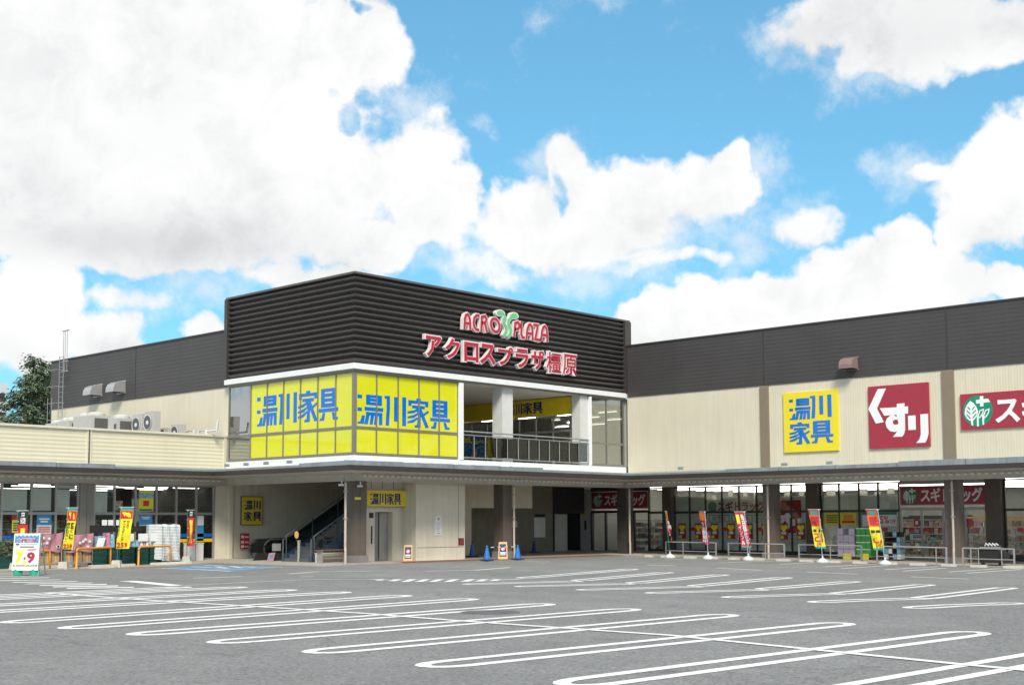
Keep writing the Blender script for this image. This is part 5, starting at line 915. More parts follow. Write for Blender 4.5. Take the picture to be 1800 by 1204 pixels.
for i, (a, b) in enumerate(stops):
    ya, yb = W(a, 985, 0, XS)[1], W(b, 985, 0, XS)[1]; z = gz(XS, (ya+yb)/2); lab = ['at the inner corner of the arcade', 'under the first narrow flag', 'in the middle of the first fence', 'under the second narrow flag', 'left of the crimson flag base', 'right of the crimson flag base', 'below the cream downpipe column', 'left of the first orange flag base', 'right of the first orange flag base', 'at the right end of the third fence', 'right of the second orange flag base', 'in front of the sliding doors', 'below the right cream downpipe', 'in front of the black grills', 'at the right edge of the picture'][i]
    pr = [(-.09, 0), (.09, 0), (.065, .11), (-.065, .11)]; t = MB(); t.add([(XS+dx, ya, z+dz) for dx, dz in pr]+[(XS+dx, yb, z+dz) for dx, dz in pr], [(0, 1, 2, 3), (4, 5, 6, 7), (0, 1, 5, 4), (1, 2, 6, 5), (2, 3, 7, 6), (3, 0, 4, 7)]); t.build('wheel_stop', 'concrete', None, 'pale concrete wheel stop '+lab, 'wheel stop', 'concrete wheel stops')
def flag(base, h, cells, lab, lean=(0, 0), side=1, zb=0., foot='round', turn=0., cw=.46, bands=(), words=(), y0=.62, mirror=False):
    """a cloth banner on a pole: cells = list of (fraction from, to, material)"""
    b = Vector((base[0], base[1], base[2])); u = Vector((Rv[0], Rv[1], 0)); f = Vector((Fv[0], Fv[1], 0)).normalized()
    u2 = (u*math.cos(turn)+f*math.sin(turn)).normalized(); nn = Vector((u2.y, -u2.x, 0)); nn = nn if nn.dot(f) < 0 else -nn
    t = thing('banner_flag', lab, 'banner flag', b, 'promotional banner flags'); H_ = h
    pole = lambda z: b+u*(lean[0]*z/H_)+Vector((0, 0, z))
    mb = MB(); mb.tube([pole(0.05), pole(H_*.5), pole(H_)], .016, 6); mb.build('pole', 'blue_pole' if side < 0 else 'green_pole', t)
    L0 = u2*(-side*.04); tip = pole(H_-.03); mb = MB(); mb.tube([tip-u2*side*.08, tip+u2*side*(cw+.04)], .012, 5); mb.build('top_arm', 'white_pl', t)
    o = pole(0); ca = Vector((lean[1], 0, 0))
    def CP(s_, q, dn=0.):       # s_ 0..1 across, q 0..1 down
        z = H_-.06-q*(H_-.06-y0); P_ = pole(z)+u2*side*(.02+s_*cw)+u*(lean[1]*q)+nn*((.045*math.sin(q*8+s_*3+b.y)+.022*math.sin(q*17+s_*5))*min(1, q*3)+dn); return P_
    rowsN = 14
    def patch(q0, q1, s0, s1, m_, name, dn=0., par=t):
        mb = MB(); nr = max(1, int((q1-q0)*rowsN)); nc = 3; vs = [tuple(CP(s0+(s1-s0)*j/nc, q0+(q1-q0)*i/nr, dn)) for i in range(nr+1) for j in range(nc+1)]
        return mb.add(vs, [(i*(nc+1)+j, i*(nc+1)+j+1, (i+1)*(nc+1)+j+1, (i+1)*(nc+1)+j) for i in range(nr) for j in range(nc)]).build(name, m_, par, smooth=True)
    cl = None
    for q0, q1, m_ in cells: c = patch(q0, q1, 0, 1, m_, 'cloth', 0., t)
    for q0, q1, s0, s1, m_ in bands: patch(q0, q1, s0, s1, m_, 'print', .008)
    for txt, s0, s1, q0, q1, m_ in words:
        n = len(txt); mb = MB(); 
        for i, ch in enumerate(txt):
            if side < 0 and not mirror: sa_, sb_ = s1, s0
            else: sa_, sb_ = s0, s1
            qa, qb = q0+(q1-q0)*i/n, q0+(q1-q0)*(i+1)/n-.004; o_ = CP(sa_, qb, .02); e1_ = CP(sb_, qb, .02)-o_; e2_ = CP(sa_, qa, .02)-o_; F = Frame(o_, e1_, e2_, nn); mb.text(F, ch, 0, 0, 1, 1, 0, .002, 0, (.0 if mirror else .03) if ch in '0123456789' else .02, fit=ch in '0123456789')
        mb.build('lettering', m_, t)
    for q in (.0, .25, .5, .75): part('clip', 'white_pl', t, ('box', CP(0, q, .0)-Vector((.02, .02, .02)), CP(0, q, .0)+Vector((.02, .02, .02))))
    if foot == 'round': part('weight_base', 'white_pl', t, ('lathe', b, [(.27, 0), (.28, .05), (.24, .12), (.12, .19), (.04, .22), (.03, .34)], 18))
    else: part('weight_base', 'concrete', t, ('hexa', [b+u*-.22+f*-.2, b+u*.22+f*-.2, b+u*.22+f*.2, b+u*-.22+f*.2, b+u*-.17+f*-.15+Vector((0, 0, .32)), b+u*.17+f*-.15+Vector((0, 0, .32)), b+u*.17+f*.15+Vector((0, 0, .32)), b+u*-.17+f*.15+Vector((0, 0, .32))]))
    rebase(t, b)
M['blue_pole'] = mat('pale blue pole', (.35, .5, .6), .4); M['green_pole'] = mat('dark green pole', (.03, .2, .12), .4)
XG = 16.7
def onx(px, x=XG): p = W(px, 985, 0, x); return (x, p[1], gz(x, p[1]))
def zat(base, py): d = math.hypot(base[0]-CO[0], base[1]-CO[1]); return None
def hpx(base, px, py):      # height above ground of the photo row py over this base
    d = ray(px, py); t = np.dot(np.array(base[:2])-CO[:2], d[:2])/np.dot(d[:2], d[:2]); return float(CO[2]+d[2]*t-base[2])
b = onx(1178.); H1 = hpx(b, 1171, 897); flag(b, H1, [(0, .25, 'flag_o'), (.25, 1, 'flag_p')], 'narrow red flag seen almost edge-on, furthest left of the drugstore flags', (-.22, .10), 1, turn=1.25, y0=.78, words=[('特売開催中', .1, .9, .3, .95, 'wsign')])
b = onx(1245.); H1 = hpx(b, 1240, 898); flag(b, H1, [(0, .25, 'flag_o'), (.25, 1, 'flag_p')], 'narrow crimson flag above the right post of the first fence', (-.13, .12), -1, turn=-1.05, y0=.72, words=[('特売開催中', .15, .85, .3, .95, 'wsign')])
b = onx(1315.5); H1 = hpx(b, 1309, 898); flag(b, H1, [(0, .97, 'flag_p'), (.94, 1, 'flag_g')], 'wide crimson flag with white vertical lettering', (-.15, .24), -1, turn=-.25, y0=.62, cw=.47, bands=[(.06, .33, .62, .95, 'flag_y')], words=[('毎日特価中', .1, .48, .05, .93, 'wsign'), ('インフル', .56, .92, .36, .92, 'wsign')])
for px, tx, lab, tn in ((1446, 1442, 'left orange and yellow flag with red numerals', -.55), (1556, 1546.5, 'right orange and yellow flag showing 15 in mirror writing', -.35)):
    b = onx(px); H1 = hpx(b, tx, 894 if px < 1500 else 894)
    flag(b, H1, [(0, .13, 'flag_r'), (.13, .42, 'flag_o'), (.42, .95, 'flag_y'), (.95, 1, 'flag_g')], lab, (tx-px > -6 and -.12 or -.28, .22 if px < 1500 else .1), -1, turn=tn, y0=.66, cw=.50, bands=[(.03, .12, .15, .85, 'flag_g'), (.16, .38, .12, .88, 'flag_r'), (.5, .57, .12, .5, 'ink'), (.5, .57, .55, .9, 'ink')], words=[('1', .12, .30, .60, .83, 'red'), ('5', .40, .90, .60, .83, 'red'), ('円', .3, .72, .85, .94, 'red')], mirror=True)
def left(px, py, fp): p = Gp(px, py); return (p[0], p[1], gz(p[0], p[1]))
b = left(112, 1000, 1); H1 = hpx(b, 118, 891); flag(b, H1, [(0, .05, 'flag_g'), (.05, .30, 'flag_o'), (.30, .97, 'flag_y')], 'leaning yellow flag between the pink cloths with a red price', (.10, -.12), 1, foot='block', y0=.78, cw=.42, bands=[(.07, .28, .1, .9, 'flag_r'), (.09, .26, .2, .8, 'flag_y'), (.955, 1., .0, .9, 'ink')], words=[('野菜と果物', .5, .9, .33, .72, 'ink'), ('煮込んだカレー', .08, .46, .33, .80, 'ink'), ('2', .05, .33, .83, .94, 'red'), ('2', .36, .6, .83, .94, 'red'), ('8', .62, .9, .83, .94, 'red')])
b = left(205, 997, 1); H1 = hpx(b, 210, 890); flag(b, H1, [(0, .06, 'flag_g'), (.06, .27, 'flag_o'), (.27, .98, 'flag_y')], 'large yellow flag with a red price of 259', (.12, -.10), 1, foot='block', y0=.80, cw=.58, bands=[(.08, .25, .08, .92, 'flag_r'), (.10, .23, .16, .84, 'flag_y')], words=[('カリカリ', .56, .82, .30, .50, 'ink'), ('チーズスティック', .28, .52, .30, .80, 'ink'), ('2', .04, .3, .83, .96, 'red'), ('5', .32, .56, .83, .96, 'red'), ('9', .58, .82, .83, .96, 'red')])
b = left(27, 1002, 1); H1 = hpx(b, 30, 896); flag(b, H1, [(0, .33, 'flag_k'), (.33, 1, 'flag_r')], 'black and red flag standing behind the price board', (.03, .0), 1, foot='block', y0=.78, cw=.44, bands=[(.42, .9, .3, .75, 'flag_y')], words=[('祭', .3, .7, .03, .14, 'wsign'), ('30倍', .2, .8, .16, .31, 'wsign')])
b = left(328, 989, 1); H1 = hpx(b, 328, 895); flag(b, H1, [(0, .2, 'flag_k'), (.2, 1, 'flag_r')], 'slim red flag with a black top in front of the shop door', (.0, .0), 1, foot='block', y0=.8, cw=.34, turn=.75, bands=[(.27, .92, .3, .7, 'flag_y')], words=[('祭', .25, .75, .03, .16, 'wsign')])
# ================================================================== left shop front: bollards, kerbs, goods
def ubar(pa, pb, top, lab, r=.045):
    a, b = Gp(*pa), Gp(*pb); za, zb = gz(*a[:2]), gz(*b[:2]); H_ = hpx((a[0], a[1], za), pa[0], top); t = thing('u_barrier', lab, 'barrier', ((a[0]+b[0])/2, (a[1]+b[1])/2, za), 'orange u-shaped barriers')
    d = (b-a)/np.linalg.norm(b-a); c = .16; mb = MB(); pts = [a+[0, 0, 0], a+[0, 0, H_-c]]+[a+d*c*(1-math.cos(t_))+np.array([0, 0, H_-c+c*math.sin(t_)]) for t_ in (.4, .8, 1.2, 1.57)]+[b-d*c*(1-math.cos(t_))+np.array([0, 0, H_-c+c*math.sin(t_)]) for t_ in (1.57, 1.2, .8, .4)]+[b+[0, 0, H_-c], b]
    mb.tube(pts, r, 9); mb.build('bent_tube', 'orange', t, smooth=True)
    for q in (a, b): part('foot_plate', 'concrete_g', t, ('lathe', (q[0], q[1], gz(*q[:2])), [(.1, 0), (.1, .02)], 10))
    rebase(t, ((a[0]+b[0])/2, (a[1]+b[1])/2, za))
ubar((27, 1004), (87.5, 1001), 969, 'orange barrier partly hidden by the price board'); ubar((134, 1000), (194, 996), 964, 'middle orange barrier in front of the crates'); ubar((243, 996), (299, 992.5), 961, 'right orange barrier in front of the dark green crates')
for (a, b, y, lab) in ((62, 125, 999.5, 'left'), (157, 236, 998, 'middle'), (264, 336, 993.5, 'right')):
    p, q = Gp(a, y+1), Gp(b, y-2); d = (q-p); d[2] = 0; d /= np.linalg.norm(d); nrm = np.array([d[1], -d[0], 0]); t = MB(); zt = .15
    t.hexa([p+nrm*.1, q+nrm*.1, q-nrm*.1, p-nrm*.1]+[v+np.array([0, 0, zt]) for v in (p+nrm*.07, q+nrm*.07, q-nrm*.07, p-nrm*.07)]); t.build('kerb_block', 'concrete', None, f'{lab} concrete kerb block below the orange barriers', 'kerb')
# A-frame price board
p = Gp(44, 1012); z0 = gz(*p[:2]); u = Vector((Rv[0], Rv[1], 0)); f = Vector((Fv[0], Fv[1], 0)).normalized(); b = Vector((p[0], p[1], z0)); hB = hpx((p[0], p[1], z0), 44, 937); pm = np.linalg.norm(p[:2]-CO[:2])/CAM['f']
t = thing('price_board', 'white a-frame price board with a yellow 7 and red 9 on green feet', 'a-frame board', b)
wB = 46*pm*.92; lift = 9*pm; Fb = Frame(b+Vector((0, 0, lift))+f*-.02, u, (Vector((0, 0, 1))+f*.12).normalized(), (-f+Vector((0, 0, .1))).normalized()); hh = hB-lift
for s_ in (-1, 1): part('leg', 'frame_l', t, ('hexa', [tuple(b+u*(s_*wB/2+dx)+f*dy+Vector((0, 0, dz))) for dz, dd in ((0, 0), (hB, .2)) for dx, dy in ((-.02, dd), (.02, dd), (.02, dd+.04), (-.02, dd+.04))])); part('back_leg', 'frame_l', t, ('hexa', [tuple(b+u*(s_*wB/2+dx)+f*dy+Vector((0, 0, dz))) for dz, dd in ((0, .75), (hB, .26)) for dx, dy in ((-.02, dd), (.02, dd), (.02, dd+.04), (-.02, dd+.04))]))
for s_ in (-.34, .34): c = b+u*(s_*wB)+f*.1; part('foot', 'green_f', t, ('box', (c.x-.16, c.y-.12, z0+.02), (c.x+.16, c.y+.12, z0+.24)))
pn = part('panel', 'paper', t, ('fbox', Fb, -wB/2, 0, wB/2, hh, 0, .03))
part('blue_frieze', 'sky_b', pn, ('fbox', Fb, -wB*.46, hh*.74, wB*.46, hh*.96, .03, .034)); part('scallop', 'paper', pn, *[('prism', Fb, [(wB*(-.46+.153*i), hh*.961), (wB*(-.46+.153*(i+1)), hh*.961), (wB*(-.46+.153*(i+.5)), hh*.92)], .034, .037) for i in range(6)])
mb = MB(); mb.text(Fb, '大特売祭', -wB*.40, hh*.755, wB*.40, hh*.88, .034, .040, 0, .05); mb.build('lettering', 'paper', pn); mb = MB(); mb.text(Fb, '大特売祭', -wB*.39, hh*.765, wB*.39, hh*.87, .040, .044, 0, .02); mb.build('lettering', 'red', pn)
mb = MB(); mb.fbox(Fb, -wB*.42, hh*.68, -wB*.28, hh*.72, .03, .034); mb.fbox(Fb, -wB*.24, hh*.69, wB*.42, hh*.705, .03, .034); mb.fbox(Fb, -wB*.25, hh*.62, wB*.3, hh*.65, .03, .034); mb.build('small_print', 'ink', pn)
part('caption', 'yellow_t', pn, ('fbox', Fb, -wB*.38, hh*.54, -wB*.05, hh*.575, .03, .034)); part('caption', 'red', pn, ('fbox', Fb, wB*.05, hh*.54, wB*.38, hh*.575, .03, .034))
mb = MB(); mb.text(Fb, '7', -wB*.40, hh*.19, -wB*.08, hh*.50, .03, .036, 0, .055); mb.build('numeral', 'yellow_t', pn); mb = MB(); mb.text(Fb, '9', wB*.04, hh*.19, wB*.36, hh*.50, .03, .036, 0, .055); mb.build('numeral', 'rsign', pn); part('dot', 'yellow_t', pn, ('fbox', Fb, -wB*.09, hh*.17, wB*.02, hh*.26, .03, .036)); part('arrow', 'red', pn, ('fbox', Fb, -wB*.08, hh*.29, wB*.0, hh*.36, .03, .036))
part('bottom_band', 'ink', pn, ('fbox', Fb, -wB*.47, hh*.11, wB*.47, hh*.145, .03, .034)); mb = MB(); mb.text(Fb, 'ポイントプレゼント', -wB*.42, hh*.105, wB*.42, hh*.15, .034, .038, 0, .03); mb.build('lettering', 'yellow_t', pn); rebase(t, b)
# goods: placed on the pavement between the kerb and the glass
ZP = gz(-9, 8.8)+.05
def gx(px, y): return W(px, 950, 1, y)[0]
def gzv(px, py, y): return W(px, py, 1, y)[2]
def rackcloth(pa, pb, y, top, bot, base, lab):
    xa, xb = gx(pa, y), gx(pb, y); zt, zb = gzv(pa, top, y), gzv(pa, bot, y); t = thing('display_trolley', lab, 'trolley', ((xa+xb)/2, y+.3, ZP))
    n = 14; mb = MB(); vs = []
    for i in range(n+1):
        for j in range(7): s_ = i/n; q = j/6; sag = .07*math.sin(s_*math.pi); vs.append((xa+(xb-xa)*s_, y-.02-.05*math.sin(s_*13+q*4)-.03*math.sin(s_*29), zt-sag*(1-q)-(zt-zb)*q-.04*math.sin(s_*9)*q))
    mb.add(vs, [(i*7+j, (i+1)*7+j, (i+1)*7+j+1, i*7+j+1) for i in range(n) for j in range(6)]); cl = mb.build('cloth', 'pink', t, smooth=True)
    mb = MB(); rnd = random.Random(pa)
    for k in range(7):
        cx = xa+(xb-xa)*(.15+.7*rnd.random()); cz = zb+(zt-zb)*(.15+.6*rnd.random()); mb.prism(FX(y-.10), [(cx+.07*math.cos(a)*(1+.4*math.sin(5*a)), cz+.06*math.sin(a)*(1+.4*math.sin(5*a))) for a in np.linspace(0, 6.28, 16)[:-1]], 0, .004)
    mb.build('flower_print', 'paper', cl)
    for x in (xa, xb): part('trolley_post', 'steel', t, ('box', (x-.02, y, ZP), (x+.02, y+.04, zt)))
    part('deck', 'steel', t, ('box', (xa, y, ZP+.14), (xb, y+.7, ZP+.20)))
    for x in (xa+.1, xb-.1): part('wheel', 'black', t, ('lathe', (x, y+.1, ZP), [(.05, 0), (.06, .06), (.05, .12)], 10))
    rebase(t, ((xa+xb)/2, y+.3, ZP)); return xa, xb
y1 = 8.75
xa, xb = rackcloth(62, 109, y1, 936, 970, 990, 'trolley hung with creased pink cloth, right of the price board'); xa2, xb2 = rackcloth(115, 163.5, y1, 937, 970, 990, 'trolley hung with pink cloth with white blossoms, by the crates')
def carton(x, y, z, w, d, h, lab, grp='cardboard cartons under the pink cloths'):
    t = thing('carton', lab, 'carton', (x+w/2, y+d/2, z), grp); part('box_body', 'card', t, ('box', (x, y, z), (x+w, y+d, z+h))); part('tape', 'boardw', t, ('box', (x+w*.45, y-.004, z+.01), (x+w*.55, y, z+h-.01))); rebase(t, (x+w/2, y+d/2, z))
zc = ZP+.20
for i, px in enumerate((66, 79, 94)):
    w_ = gx(px+12.2, y1)-gx(px, y1)
    carton(gx(px, y1)+.0, y1+.06, zc, w_, .4, .30, f'lower cardboard carton, {("left", "middle", "right")[i]} one under the creased pink cloth'); carton(gx(px, y1)+.01, y1+.09, zc+.31, w_-.02, .38, .28, f'upper cardboard carton, {("left", "middle", "right")[i]} one under the creased pink cloth')
for i, px in enumerate((116, 132, 148)):
    w_ = gx(px+14, y1)-gx(px, y1)
    carton(gx(px, y1), y1+.06, zc, w_, .4, .30, f'lower cardboard carton, {("left", "middle", "right")[i]} one under the blossom cloth'); carton(gx(px, y1)+.01, y1+.09, zc+.31, w_-.02, .38, .27, f'upper cardboard carton, {("left", "middle", "right")[i]} one under the blossom cloth')
def crate(x, y, z, w, d, h, lab, grp='dark green plastic crates'):
    t = thing('crate', lab, 'crate', (x+w/2, y+d/2, z), grp); part('crate_shell', 'green_pl', t, ('box', (x, y, z), (x+w, y+d, z+h)))
    part('crate_rim', 'green_pl', t, ('box', (x-.02, y-.02, z+h-.05), (x+w+.02, y+d+.02, z+h-.005))); parts('crate_rib', 'green_pl', t, *[('box', (x+w*k/4-.01, y-.015, z+.02), (x+w*k/4+.01, y-.001, z+h-.06)) for k in (1, 2, 3)]); rebase(t, (x+w/2, y+d/2, z))
def goods(px0, px1, y, z, h, d, cells, lab, nm='product_pack', cat='goods'):
    xa, xb = gx(px0, y), gx(px1, y); t = thing(nm, lab, cat, ((xa+xb)/2, y+d/2, z)); rnd = random.Random(int(px0*7+px1)); n = cells
    for i in range(n):
        w_ = (xb-xa)/n; k = rnd.choice(('goods1', 'goods2', 'goods1', 'paper')); hh_ = h*(.8+.2*rnd.random()); part('pack', k, t, ('hexa', [(xa+i*w_+.01, y, z), (xa+(i+1)*w_-.01, y, z), (xa+(i+1)*w_-.01, y+d, z), (xa+i*w_+.01, y+d, z), (xa+i*w_+.04, y+.03, z+hh_), (xa+(i+1)*w_-.05, y+.02, z+hh_), (xa+(i+1)*w_-.05, y+d, z+hh_), (xa+i*w_+.04, y+d, z+hh_)]))
    rebase(t, ((xa+xb)/2, y+d/2, z))
y2 = 8.6; W1 = gx(190, y2)-gx(166, y2)
rowc = [(166, 'leftmost'), (190, 'second'), (215, 'third'), (240, 'fourth'), (264, 'rightmost')]
for i, (px, nm) in enumerate(rowc):
    for k in range(3): crate(gx(px, y2)+.02, y2, ZP+k*.27, W1-.06, .6, .26, f'dark green crate, {nm} stack from the left, {("bottom", "middle", "top")[k]} layer')
zt = ZP+.81
goods(172, 186, y2, zt+.02, .62, .4, 2, 'pale blue bottle packs on the leftmost crate stack'); goods(187, 202, y2, zt+.02, .70, .4, 2, 'pink and blue packs left of the 259 flag'); goods(232, 246, y2, zt+.02, .32, .4, 2, 'small packs on the crates right of the 259 flag'); goods(247, 262, y2, zt+.02, .30, .4, 3, 'pale packs on the crates beside the covered rack'); goods(264, 280, y2, zt+.02, .14, .4, 4, 'low orange packs at the right end of the crates')
part('price_card', 'paper', None, ('hexa', [(gx(169, 8.55), 8.52, gzv(169, 961, 8.5)), (gx(181, 8.55), 8.52, gzv(181, 961, 8.5)), (gx(181, 8.55), 8.54, gzv(181, 961, 8.5)), (gx(169, 8.55), 8.54, gzv(169, 961, 8.5)), (gx(173, 8.55), 8.56, gzv(173, 945, 8.5)), (gx(186, 8.55), 8.56, gzv(186, 945, 8.5)), (gx(186, 8.55), 8.58, gzv(186, 945, 8.5)), (gx(173, 8.55), 8.58, gzv(173, 945, 8.5))]), label='tilted white price card at the left end of the crates', cat='price card')
for (a, b, lab) in ((229, 235, 'narrow white price card right of the 259 flag'), (243, 260, 'wide white price card in the middle of the crates'), (264, 279, 'white price card next to the covered rack')):
    part('price_card', 'paper', None, ('fbox', FX(8.56), gx(a, 8.56), gzv(a, 951, 8.56), gx(b, 8.56), gzv(a, 937.5, 8.56), 0, .01), label=lab, cat='price card')
t = thing('display_rack', 'black backing rack behind the packs and crates', 'rack', (gx(215, 9.3), 9.4, ZP))
part('rack_side', 'ink', t, ('fbox', FX(9.3), gx(157, 9.3), ZP, gx(173, 9.3), gzv(157, 923, 9.3), 0, .05)); part('rack_top', 'ink', t, ('fbox', FX(9.35), gx(173, 9.3), gzv(157, 935, 9.3), gx(262, 9.3), gzv(157, 925, 9.3), 0, .05)); part('rack_post', 'blueband', t, ('fbox', FX(9.3), gx(261, 9.3), ZP, gx(266, 9.3), gzv(261, 922, 9.3), 0, .06)); part('rack_panel', 'stair_b', t, ('fbox', FX(9.36), gx(266, 9.3), ZP, gx(274, 9.3), gzv(261, 922, 9.3), 0, .04))
for k, px in enumerate((178, 189, 203)): part('price_card', 'paper', None, ('fbox', FX(9.28), gx(px, 9.3), gzv(px, 923, 9.3), gx(px+9, 9.3), gzv(px, 913.5, 9.3), 0, .01), label=f'white card on the rack top, {("left", "middle", "right")[k]} one behind the packs', cat='price card')
xa, xb, yb = gx(286, 8.3), gx(317, 8.3), 8.3; zt = gzv(290, 921, 8.3); t = thing('covered_cage', 'roll cage under a white woven cover, right of the crates', 'roll cage', ((xa+xb)/2, yb+.4, ZP))
n = 12; mb = MB(); vs = []
prof = [(0, ZP+.16), (.02, ZP+.6), (.0, ZP+1.1), (.03, zt-.12), (.12, zt-.01)]
for i in range(n+1):
    for (dy, z) in prof: s_ = i/n; vs.append((xa+(xb-xa)*s_+(.05*(z < ZP+.3)*(s_-.5)), yb+dy-.03*math.sin(s_*16+z*2), z+.02*math.sin(s_*11)))
mb.add(vs, [(i*5+j, (i+1)*5+j, (i+1)*5+j+1, i*5+j+1) for i in range(n) for j in range(4)]); mb.box((xa+.02, yb+.1, ZP+.2), (xb-.02, yb+.8, zt-.02)); mb.build('cover', 'cloth_w', t)
part('side_cover', 'cloth_w', t, ('hexa', [(xa-.45, yb+.5, ZP+.25), (xa, yb+.05, ZP+.2), (xa+.02, yb+.3, ZP+.2), (xa-.4, yb+.8, ZP+.25), (xa-.45, yb+.5, zt-.02), (xa, yb+.08, zt-.01), (xa+.02, yb+.3, zt), (xa-.4, yb+.8, zt-.02)]))
for x in (xa+.06, xb-.06): part('caster', 'black', t, ('lathe', (x, yb+.1, ZP), [(.06, 0), (.07, .07), (.05, .14)], 10)); part('cage_foot', 'steel', t, ('box', (x-.02, yb+.05, ZP+.12), (x+.02, yb+.15, ZP+.3)))
rebase(t, ((xa+xb)/2, yb+.4, ZP))
for px, lab in ((328, 'white bin behind the slim red flag'), (343, 'white bin inside the doorway corner')):
    x = gx(px, 9.7); part('bin', 'white_pl', None, ('box', (x, 9.6, ZP), (x+.42, 9.95, ZP+.9)), ('box', (x-.02, 9.58, ZP+.9), (x+.44, 9.97, ZP+.95)), label=lab, cat='bin')
# plants at the left edge
t = thing('potted_plant', 'leafy green plants in a dark planter at the left edge', 'plant', (gx(10, 8.6), 8.7, ZP)); part('planter', 'green_pl', t, ('box', (gx(-14, 8.5), 8.5, ZP), (gx(24, 8.5), 9.1, ZP+.55)))
mb = MB()
for i in range(420):
    a = random.random()*6.28; c = (gx(-14+38*random.random(), 8.6), 8.4+random.random()*.7, ZP+.5+random.random()*.75); d = Vector((math.cos(a), math.sin(a), .5-random.random())).normalized()*.16; w_ = Vector((-d.y, d.x, .3)).normalized()*.04; c = Vector(c); mb.add([c-w_, c+d, c+w_, c-d*.6], [(0, 1, 2, 3)])
mb.build('foliage', 'needle', t, kind='stuff')
# things in front of the drugstore
XL_ = 20.9
def sy(px, x=XL_): return W(px, 950, 0, x)[1]
def sz(px, py, x=XL_): return W(px, py, 0, x)[2]
z0 = gz(XL_, -14)+.04
for a, b, nr, m_, nm, lab in ((1472, 1502, 4, 'lilac', 'lilac', 'stack of lilac cartons on a trolley before the drugstore'), (1505, 1530, 4, 'gbox', 'green', 'shelf of green tissue packs beside the lilac stack')):
    ya, yb = sy(a), sy(b); zt = sz(a, 927, XL_); t = thing('stock_trolley', lab, 'trolley', (XL_+.3, (ya+yb)/2, z0)); nc = 3
    part('trolley_deck', 'steel', t, ('box', (XL_, yb, z0+.12), (XL_+.6, ya, z0+.18)))
    for y in (ya-.1, yb+.1): part('wheel', 'black', t, ('lathe', (XL_+.08, y, z0), [(.05, 0), (.06, .06), (.05, .12)], 10))
    hh_ = (zt-z0-.2)/nr
    for i in range(nc):
        for k in range(nr):
            if nm == 'lilac' and k == nr-1 and i == 1: continue
            w_ = (ya-yb)/nc; part('carton' if nm == 'lilac' else 'tissue_pack', m_, t, ('box', (XL_+.0+.02*((i+k) % 2), yb+i*w_+.01, z0+.19+k*hh_), (XL_+.55, yb+(i+1)*w_-.01, z0+.19+(k+1)*hh_-.03)))
    if nm == 'green':
        for k in range(nr): part('shelf_edge', 'paper', t, ('box', (XL_-.03, yb, z0+.185+(k+1)*hh_-.05), (XL_-.01, ya, z0+.185+(k+1)*hh_-.01)))
    part('price_card', 'ypaper', t, ('box', (XL_-.05, (ya+yb)/2-.3, z0+.0), (XL_-.04, (ya+yb)/2+.15, z0+.3))); rebase(t, (XL_+.3, (ya+yb)/2, z0))
ya, yb = sy(1553), sy(1582); t = thing('clear_packs', 'heap of clear wrapped packs behind the longest fence', 'goods', (XL_+.3, (ya+yb)/2, z0)); rnd = random.Random(4)
for i in range(4):
    for k in range(5): w_ = (ya-yb)/4; part('pack', ('goods1', 'paper', 'glass_d', 'goods1')[rnd.randint(0, 3)], t, ('box', (XL_+rnd.random()*.1, yb+i*w_+.02, z0+.05+k*.27), (XL_+.5, yb+(i+1)*w_-.02, z0+.29+k*.27)))
rebase(t, (XL_+.3, (ya+yb)/2, z0))
# nested black carts at the right
XC = 19.0; ya, yb = W(1722, 950, 0, XC)[1], W(1768, 950, 0, XC)[1]; z0 = gz(XC, yb)+.03; t = thing('cart_cluster', 'black covered carts with four pale handles in front of the right column', 'carts', (XC, (ya+yb)/2, z0))
mb = MB(); n = 10; vs = []
for i in range(n+1):
    s_ = i/n; h = .62+.42*math.sin(math.pi*min(1, s_*1.05+.05))**.6
    for dx, hz in ((-.3, .12), (-.32, h*.8), (-.1, h), (.35, h*.9), (.4, .12)): vs.append((XC+dx, ya+(yb-ya)*s_, z0+hz))
mb.add(vs, [(i*5+j, (i+1)*5+j, (i+1)*5+j+1, i*5+j+1) for i in range(n) for j in range(4)]+[(0, 1, 2, 3, 4), tuple(n*5+j for j in range(5))]); mb.build('black_cover', 'black', t)
for k in range(4): y = ya+(yb-ya)*(.32+.13*k); mb = MB(); mb.tube([(XC-.34, y, z0+.86), (XC-.36, y-.05, z0+.98), (XC-.34, y-.14, z0+.90)], .028, 6); mb.build('handle', 'paper', t)
mb = MB(); mb.tube([(XC-.4, ya+(yb-ya)*.08, z0), (XC-.4, ya+(yb-ya)*.08, z0+.72), (XC-.4, ya+(yb-ya)*.14, z0+.80), (XC-.4, ya+(yb-ya)*.9, z0+.80), (XC-.4, ya+(yb-ya)*.96, z0+.72), (XC-.4, ya+(yb-ya)*.96, z0)], .022, 6); mb.build('hoop_rail', 'steel', t)
for y in (ya-.2, yb+.2): part('wheel', 'black', t, ('lathe', (XC-.2, y, z0), [(.07, 0), (.08, .08), (.06, .14)], 10))
rebase(t, (XC, (ya+yb)/2, z0))
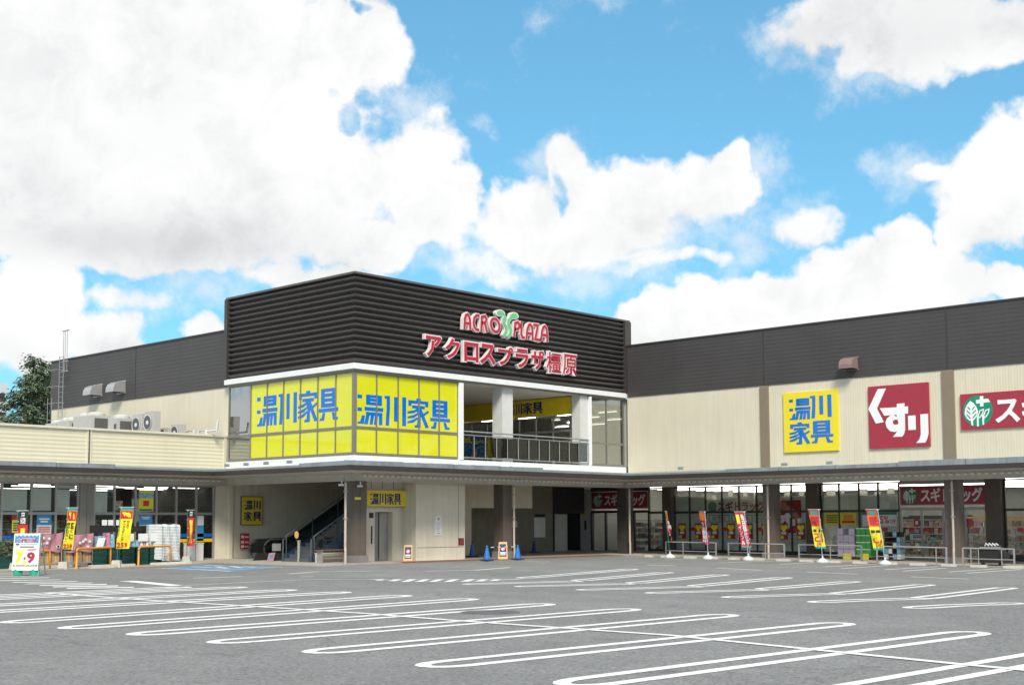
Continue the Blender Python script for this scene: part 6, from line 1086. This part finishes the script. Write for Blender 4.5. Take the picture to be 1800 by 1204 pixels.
# small things in the dark passage
p = W(870, 957, 1, 6.8); part('fire_extinguisher', 'red', None, ('lathe', (p[0]+1.6, 6.7, .03), [(.09, 0), (.09, .42), (.03, .5)], 12), label='small red extinguisher standing in the dark passage', cat='extinguisher')
p = W(939, 965, 1, 6.0); t = thing('traffic_cone', 'cone deep in the passage, darkened to navy for its shade', 'traffic cone', (p[0], 6, .03)); part('cone_base', 'black', t, ('box', (p[0]-.22, 5.78, .03), (p[0]+.22, 6.22, .07))); part('cone_body', 'navy', t, ('lathe', (p[0], 6, .07), [(.16, 0), (.04, .68)], 12))  # navy body: shade of the passage is put into the cone's colour
p = uv(FX(6.95), 898, 924); t = poster('faint white notice on the shaded passage wall', FX(6.98), 17.9, 1.5, 18.4, 1.9, 'board'); poster('tall faint information panel with a dark top on the passage wall', FX(6.98), 19.9, .9, 20.9, 2.3, 'board', [('header', 'ink', [('b', 0, .86, 1, 1)])])
# ================================================================== beyond the roofs
def tree(px, d, top, lab, seed, spread, lean=0.):
    r_ = random.Random(seed); o = ray(px, 700); o2 = np.array([o[0], o[1]])/np.linalg.norm(o[:2]); bx, by = CO[0]+o2[0]*d, CO[1]+o2[1]*d
    H_ = CO[2]+d*(915-top)/CAM['f']; t = thing('conifer_tree', lab, 'tree', (bx, by, 0), 'conifers beyond the hall')
    mb = MB(); tk = lambda z: Vector((bx+lean*(z/H_)**2*math.cos(.8), by-lean*(z/H_)**2*.7, z)); mb.tube([tk(0), tk(H_*.4), tk(H_*.75), tk(H_*.98)], [.42, .3, .15, .04], 8); mb.build('trunk', 'bark', t)
    limb = MB(); cr = MB()
    for k in range(74):
        z = H_*(.28+.71*(k/73)**.9); L_ = spread*(1.06-(z/H_))**.75*(.55+.6*r_.random()); a = r_.random()*6.28; b0 = tk(z); pts = []
        for i in range(6):
            s_ = i/5; pts.append(b0+Vector((math.cos(a), math.sin(a), 0))*L_*s_+Vector((0, 0, L_*(.42*s_-.55*s_*s_))))
        limb.tube(pts, [.05*(1-i/6)+.012 for i in range(6)], 4)
        for i in range(int(46+L_*38)):
            s_ = r_.random()**.7; q = min(4, int(s_*5)); c = pts[q].lerp(pts[q+1], s_*5-q)+Vector((r_.gauss(0, .22), r_.gauss(0, .22), r_.gauss(-.10, .14)))
            dr = Vector((math.cos(a)+r_.gauss(0, .5), math.sin(a)+r_.gauss(0, .5), -.45+r_.gauss(0, .3))).normalized()*(.16+.2*r_.random()); w_ = dr.cross(Vector((r_.gauss(0, .4), r_.gauss(0, .4), 1))).normalized()*.055
            cr.add([c-w_, c+dr*.5-w_*.8, c+dr, c+dr*.5+w_*.8, c+w_], [(0, 1, 2, 3, 4)])
    limb.build('limb', 'bark', t, kind='stuff'); cr.build('crown', 'needle', t, kind='stuff'); rebase(t, (bx, by, 0))
tree(36, 100, 642, 'bushy conifer with drooping branches left of the hall', 3, 5.6, 1.0); tree(76, 104, 652, 'slimmer conifer touching the corner of the hall', 8, 4.6, .5); tree(56, 108, 682, 'low conifer filling the gap between the two taller ones', 12, 5.6)
d = 190; o = ray(-6, 700); o2 = o[:2]/np.linalg.norm(o[:2]); cx, cy = CO[0]+o2[0]*d, CO[1]+o2[1]*d; zt = CO[2]+d*(915-690)/CAM['f']; t = thing('far_building', 'pale stepped building with a red band behind the trees', 'building', (cx, cy, 0))
for k in range(6): part('floor_band', 'farwall', t, ('box', (cx-16, cy-2, zt-1.4-k*2.6), (cx+.6+k*.25, cy+8, zt-k*2.6))); part('window_band', 'glass_d' if 0 else 'ac_g', t, ('box', (cx-15.8, cy-1.6, zt-2.6-k*2.6), (cx+.4+k*.25, cy+8, zt-1.4-k*2.6)))
part('red_band', 'farred', t, ('box', (cx-16, cy-2.2, zt-6.2), (cx+.8, cy-2.05, zt-5.6)))
